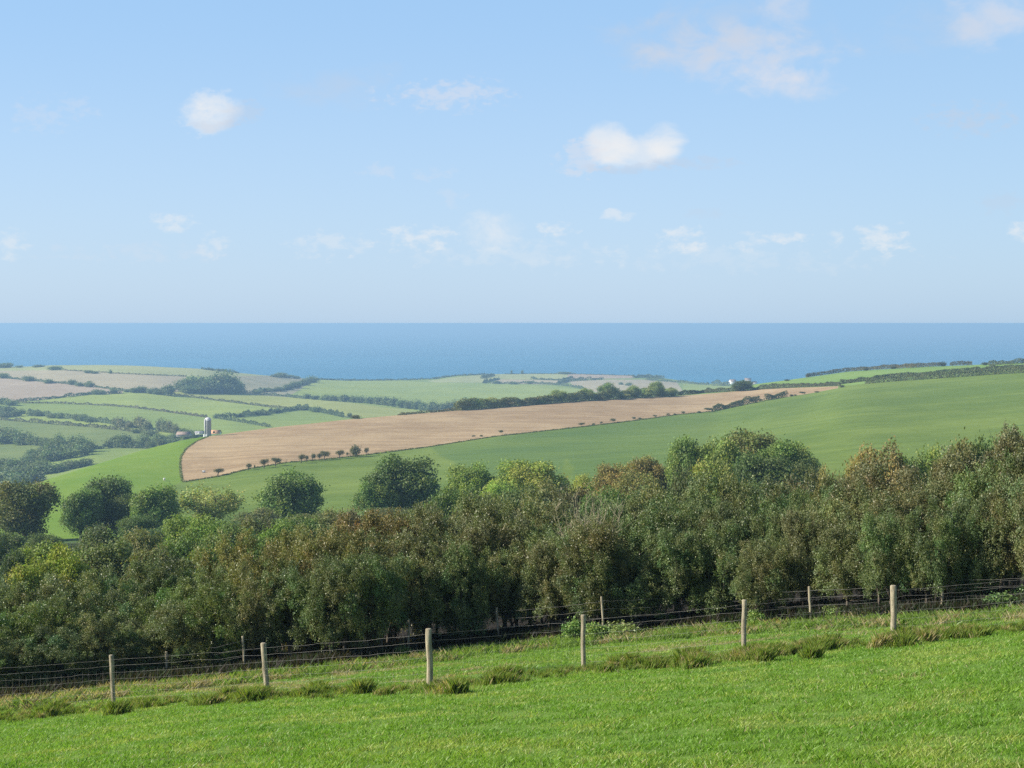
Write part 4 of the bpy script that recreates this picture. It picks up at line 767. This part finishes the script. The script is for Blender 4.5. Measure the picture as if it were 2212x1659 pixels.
ft('blue tree belt behind the pale strip field', (662, 861, 851, 16), (680, 863, 853, 18), (704, 865, 852, 20), (722, 866, 853, 20), (742, 868, 853, 20), (764, 869, 855, 20), (780, 870, 856, 18), (800, 872, 855, 20), (820, 874, 856, 22), (836, 876, 856, 22), (852, 879, 860, 20), (868, 881, 864, 20), (884, 883, 866, 20), (900, 885, 865, 20), (916, 887, 867, 20), (934, 889, 866, 22), (948, 890, 870, 18), (960, 891, 872, 18), (975, 890, 868, 22), (990, 889, 864, 22), (1008, 886, 862, 20), (755, 901, 892, 8))
ft('bushes on the headland', (1075, 829, 822, 18), (1108, 830, 824, 16), (1143, 829, 823, 14), (1220, 808, 803, 26), (1105, 806.5, 799, 4), (1128, 806.5, 800, 5), (1400, 813, 808, 14), (1420, 815, 810, 12), (1342, 831, 825, 10), (1358, 833, 826, 12), (1310, 834, 828, 10))
q_ = 0
for place, lst in FT:
    order = sorted(range(len(lst)), key=lambda i: lst[i][0])
    for r, i in enumerate(order):
        px, base, top, w = lst[i]; base = min(base, 1074); x, y, z = hit(px, base, *FB); q_ += 1
        sh = prng.uniform(1., 1.5); c = (.12 * sh, .155 * sh, .06 * sh)
        if place.startswith('pale'): c = (.20, .21, .10)
        plant('tree', 'distant tree, %s from left, %s' % (ORD[r], place), 'tree', (FARP + LOWB)[q_ % 7], px, top, w * 1.25, y, c, place, loc=(x, y, z), parts=False, sink=1.)

# ------------------------------------------------------------------ silo, farm, houses
M_SILO = simple_mat('silo_metal', (.30, .30, .31), (.38, .38, .39), .5, .5, .02, 2, tint=True); M_WHT = simple_mat('white_wall', (.72, .72, .70), (.8, .8, .78), .4, .8)
M_RUST = simple_mat('orange_roof', (.55, .30, .16), (.66, .42, .25), .5, .8); M_SLATE = simple_mat('grey_roof', (.25, .25, .27), (.35, .34, .35), .5, .7); M_TILE = simple_mat('red_tile_roof', (.24, .18, .14), (.32, .24, .19), .8, .8); M_DARK = simple_mat('dark_glass', (.03, .035, .04), (.05, .05, .06), 1, .2)
x, y, z = hit(451, 940.5, *MIDB); y -= 2
k = y / FL; hgt = 43 * k; rad = 7.0 * k
SILO = bpy.data.objects.new('silo', None); COL.objects.link(SILO); SILO.location = (x, y, z - .3)
mb = MB(); zz = np.linspace(0, hgt - rad * 1.0, 24); mb.tube([(0, 0, a) for a in zz], [rad] * 24, 28, False)
for a in zz[1:-1:2]: mb.tube([(0, 0, a - .06), (0, 0, a + .06)], [rad * 1.025] * 2, 28, False, c=(.8, .8, .8))
ob('tower', mb.mesh('tower', M_SILO, True), SILO)
mb = MB(); a_ = np.linspace(0, math.pi / 2 * .97, 7); mb.tube([(0, 0, hgt - rad + math.sin(t) * rad * .95) for t in a_], [rad * 1.04 * math.cos(t) + .02 for t in a_], 28, True, c=(1.6, 1.6, 1.6)); ob('dome', mb.mesh('dome', M_SILO, True), SILO)
mb = MB(); mb.box((-rad * .8, -rad * .75, hgt * .46), (.5, .5, hgt * .9), .7, (1.4, 1.4, 1.4)); ob('chute', mb.mesh('chute', M_SILO), SILO)
tag(SILO, 'tall grey round farm silo with a pale domed top', 'silo', 'thing')
def house(name, label, x, y, z, L, Wd, H, RH, rz, wall, roof, cat='house', win=2):
    r = bpy.data.objects.new(name, None); COL.objects.link(r); r.location = (x, y, z - .3); r.rotation_euler = (0, 0, rz)
    mb = MB(); mb.box((0, 0, H / 2), (L, Wd, H)); 
    mb.add([(-L / 2, -Wd / 2, H), (-L / 2, Wd / 2, H), (-L / 2, .01, H + RH), (-L / 2, -.01, H + RH), (L / 2, -Wd / 2, H), (L / 2, Wd / 2, H), (L / 2, .01, H + RH), (L / 2, -.01, H + RH)], [(0, 1, 2, 3), (7, 6, 5, 4)]); ob('wall', mb.mesh('wall', wall), r)
    mb = MB(); e = .35; t = .22
    for s in (-1, 1):
        a = np.array([(-L / 2 - e, s * (Wd / 2 + e), H - e * RH / (Wd / 2) + .02), (L / 2 + e, s * (Wd / 2 + e), H - e * RH / (Wd / 2) + .02), (L / 2 + e, 0, H + RH + .02), (-L / 2 - e, 0, H + RH + .02)]); v = np.concatenate([a, a + (0, 0, t)])
        mb.add(v, [(0, 1, 2, 3), (4, 5, 6, 7), (0, 1, 5, 4), (1, 2, 6, 5), (2, 3, 7, 6), (3, 0, 4, 7)])
    ob('roof', mb.mesh('roof', roof), r)
    for i in range(win):
        for lv in range(1 if H < 4 else 2):
            mb = MB(); mb.box(((i + .5) / win * L - L / 2, -Wd / 2 - .02, 1.6 + lv * 2.6), (1.2, .08, 1.1)); ob('window', mb.mesh('window', M_DARK), r)
    tag(r, label, cat, 'thing'); return r
kx = lambda px, Y: float(ray(px, 900)[0] * Y)
Y0 = y + 60; zb = zat(466, 938, Y0)
house('barn', 'long low barn with an orange brown roof right of the silo', kx(464.5, Y0), Y0, zb, 5.6, 5, .9, 1.5, -.12, M_WHT, M_RUST, 'barn', 1)
Y1 = 1330; zb = zat(430, 938, Y1)
house('barn', 'pale roofed farm shed half hidden left of the silo', kx(432, Y1), Y1, zb, 8, 5, 1.6, 1.0, .15, M_WHT, M_SLATE, 'barn', 3)
house('barn', 'brown roofed farm shed among the bushes left of the silo', kx(408, Y1), Y1 - 20, zat(408, 942, Y1 - 20), 11, 7, 1.8, 2.0, -.1, M_SLATE, M_TILE, 'barn', 1)
for i, (px, lb) in enumerate(((441, 'left white farm tank at the foot of the silo'), (445.5, 'white farm tank nearest to the silo foot'))):
    xx = kx(px, y - 3); mb = MB(); hz = (4.6, 3.6)[i] * k; zz_ = ground(px, y - 3); mb.tube([(0, 0, -.3), (0, 0, hz), (0, 0, hz + .25)], [.42, .42, .2], 12, True); o = ob('feed_tank', mb.mesh('feed_tank', M_WHT, False), None, (xx, y - 3, zz_)); tag(o, lb, 'tank', 'thing')
Y2 = 3150; 
for px, py, L, H, RH, rz, lb in ((1582, 829.5, 13, 5, 4, .5, 'white gabled house by the sea left of the broad dark bush'), (1615, 826, 12, 5, 3.5, -.3, 'white house with tiled roof behind the broad dark bush'), (1629, 829.5, 9, 3, 2.5, .2, 'small white outbuilding right of the broad dark bush')):
    house('house', lb, kx(px, Y2), Y2, zat(px, py + 4, Y2), L, 9, H + 4, RH, rz, M_WHT, M_TILE, 'house', 3)
x, y, z = hit(440, 1021, *MIDB)
mb = MB(); mb.tube([(-.6, 0, .4), (-.55, 0, .4), (.55, 0, .4), (.6, 0, .4)], [.3, .42, .42, .3], 14, True); o = ob('straw_bale', mb.mesh('straw_bale', M_WHT), None, (x, y, z), .6); tag(o, 'small white wrapped bale lying in the left end of the brown field', 'bale', 'thing')
# sheep on the distant pastures: continuous small bodies
def sheep_mesh():
    me = bpy.data.meshes.new('sheep'); V = [(0, 0, .62), (-.35, 0, .66), (-.58, 0, .64), (.35, 0, .64), (.52, 0, .74), (.66, 0, .84), (.84, 0, .76)]; E = [(0, 1), (1, 2), (0, 3), (3, 4), (4, 5), (5, 6)]; Rr = [.30, .31, .2, .28, .2, .13, .07]
    for sx_ in (-.38, .36):
        for sy_ in (-.13, .13):
            n = len(V); V += [(sx_, sy_, .38), (sx_ + (.03 if sx_ < 0 else -.02), sy_, .2), (sx_, sy_, 0)]; E += [(1 if sx_ < 0 else 3, n), (n, n + 1), (n + 1, n + 2)]; Rr += [.10, .05, .045]
    me.from_pydata(V, E, []); o = bpy.data.objects.new('sheep_source', me); COL.objects.link(o); md = o.modifiers.new('s', 'SKIN'); md2 = o.modifiers.new('b', 'SUBSURF'); md2.levels = 1; md2.render_levels = 1
    for i, r in enumerate(Rr): me.skin_vertices[0].data[i].radius = (r, r)
    me.skin_vertices[0].data[0].use_root = True
    dg = bpy.context.evaluated_depsgraph_get(); m2 = bpy.data.meshes.new_from_object(o.evaluated_get(dg)); bpy.data.objects.remove(o); m2.materials.clear(); m2.materials.append(M_WOOL); m2.name = 'sheep'; return m2
M_WOOL = simple_mat('wool', (.62, .58, .50), (.75, .72, .64), 8, .95, .02)
SM = None
try:
    o_t = bpy.data.meshes.new('t'); o_t.from_pydata([(0, 0, 0), (0, 0, 1)], [(0, 1)], []); SM = sheep_mesh()
except Exception as e: print('sheep', e)
SHEEP = [(3151 * .0 + 1672, 0), ]
SP = [(1751, 812.5, MIDB, 'white sheep on the crest pasture nearest the skyline hedge, left'), (1873, 800.5, MIDB, 'white sheep under the skyline hedge on the crest pasture'), (1878, 799.5, MIDB, 'second white sheep beside the one under the skyline hedge'), (355, 1039, MIDB, 'grazing sheep on the bright pasture by the brown field corner')]
if SM:
    for i, (px, py, bb, lb) in enumerate(SP):
        x, y, z = hit(px, py, *bb); o = ob('sheep', SM, None, (x, y, z), prng.uniform(0, 3), (1.25, 1.25, 1.25)); tag(o, lb, 'sheep', 'thing', 'sheep on the hill pastures')

# ------------------------------------------------------------------ haze
m, g = new_mat('haze_air'); pv = g.add('ShaderNodeVolumePrincipled'); pv.inputs['Color'].default_value = (.39, .64, .89, 1); pv.inputs['Density'].default_value = 1.65e-4; pv.inputs['Anisotropy'].default_value = .1
o_ = g.add('ShaderNodeOutputMaterial'); g.link(pv.outputs[0], o_.inputs['Volume'])
mb = MB(); mb.box((0, 60000, 67.8), (230000, 130000, 165.4)); o = ob('haze', mb.mesh('haze', m)); tag(o, 'pale blue air haze over the hills and the sea', 'haze', 'stuff')
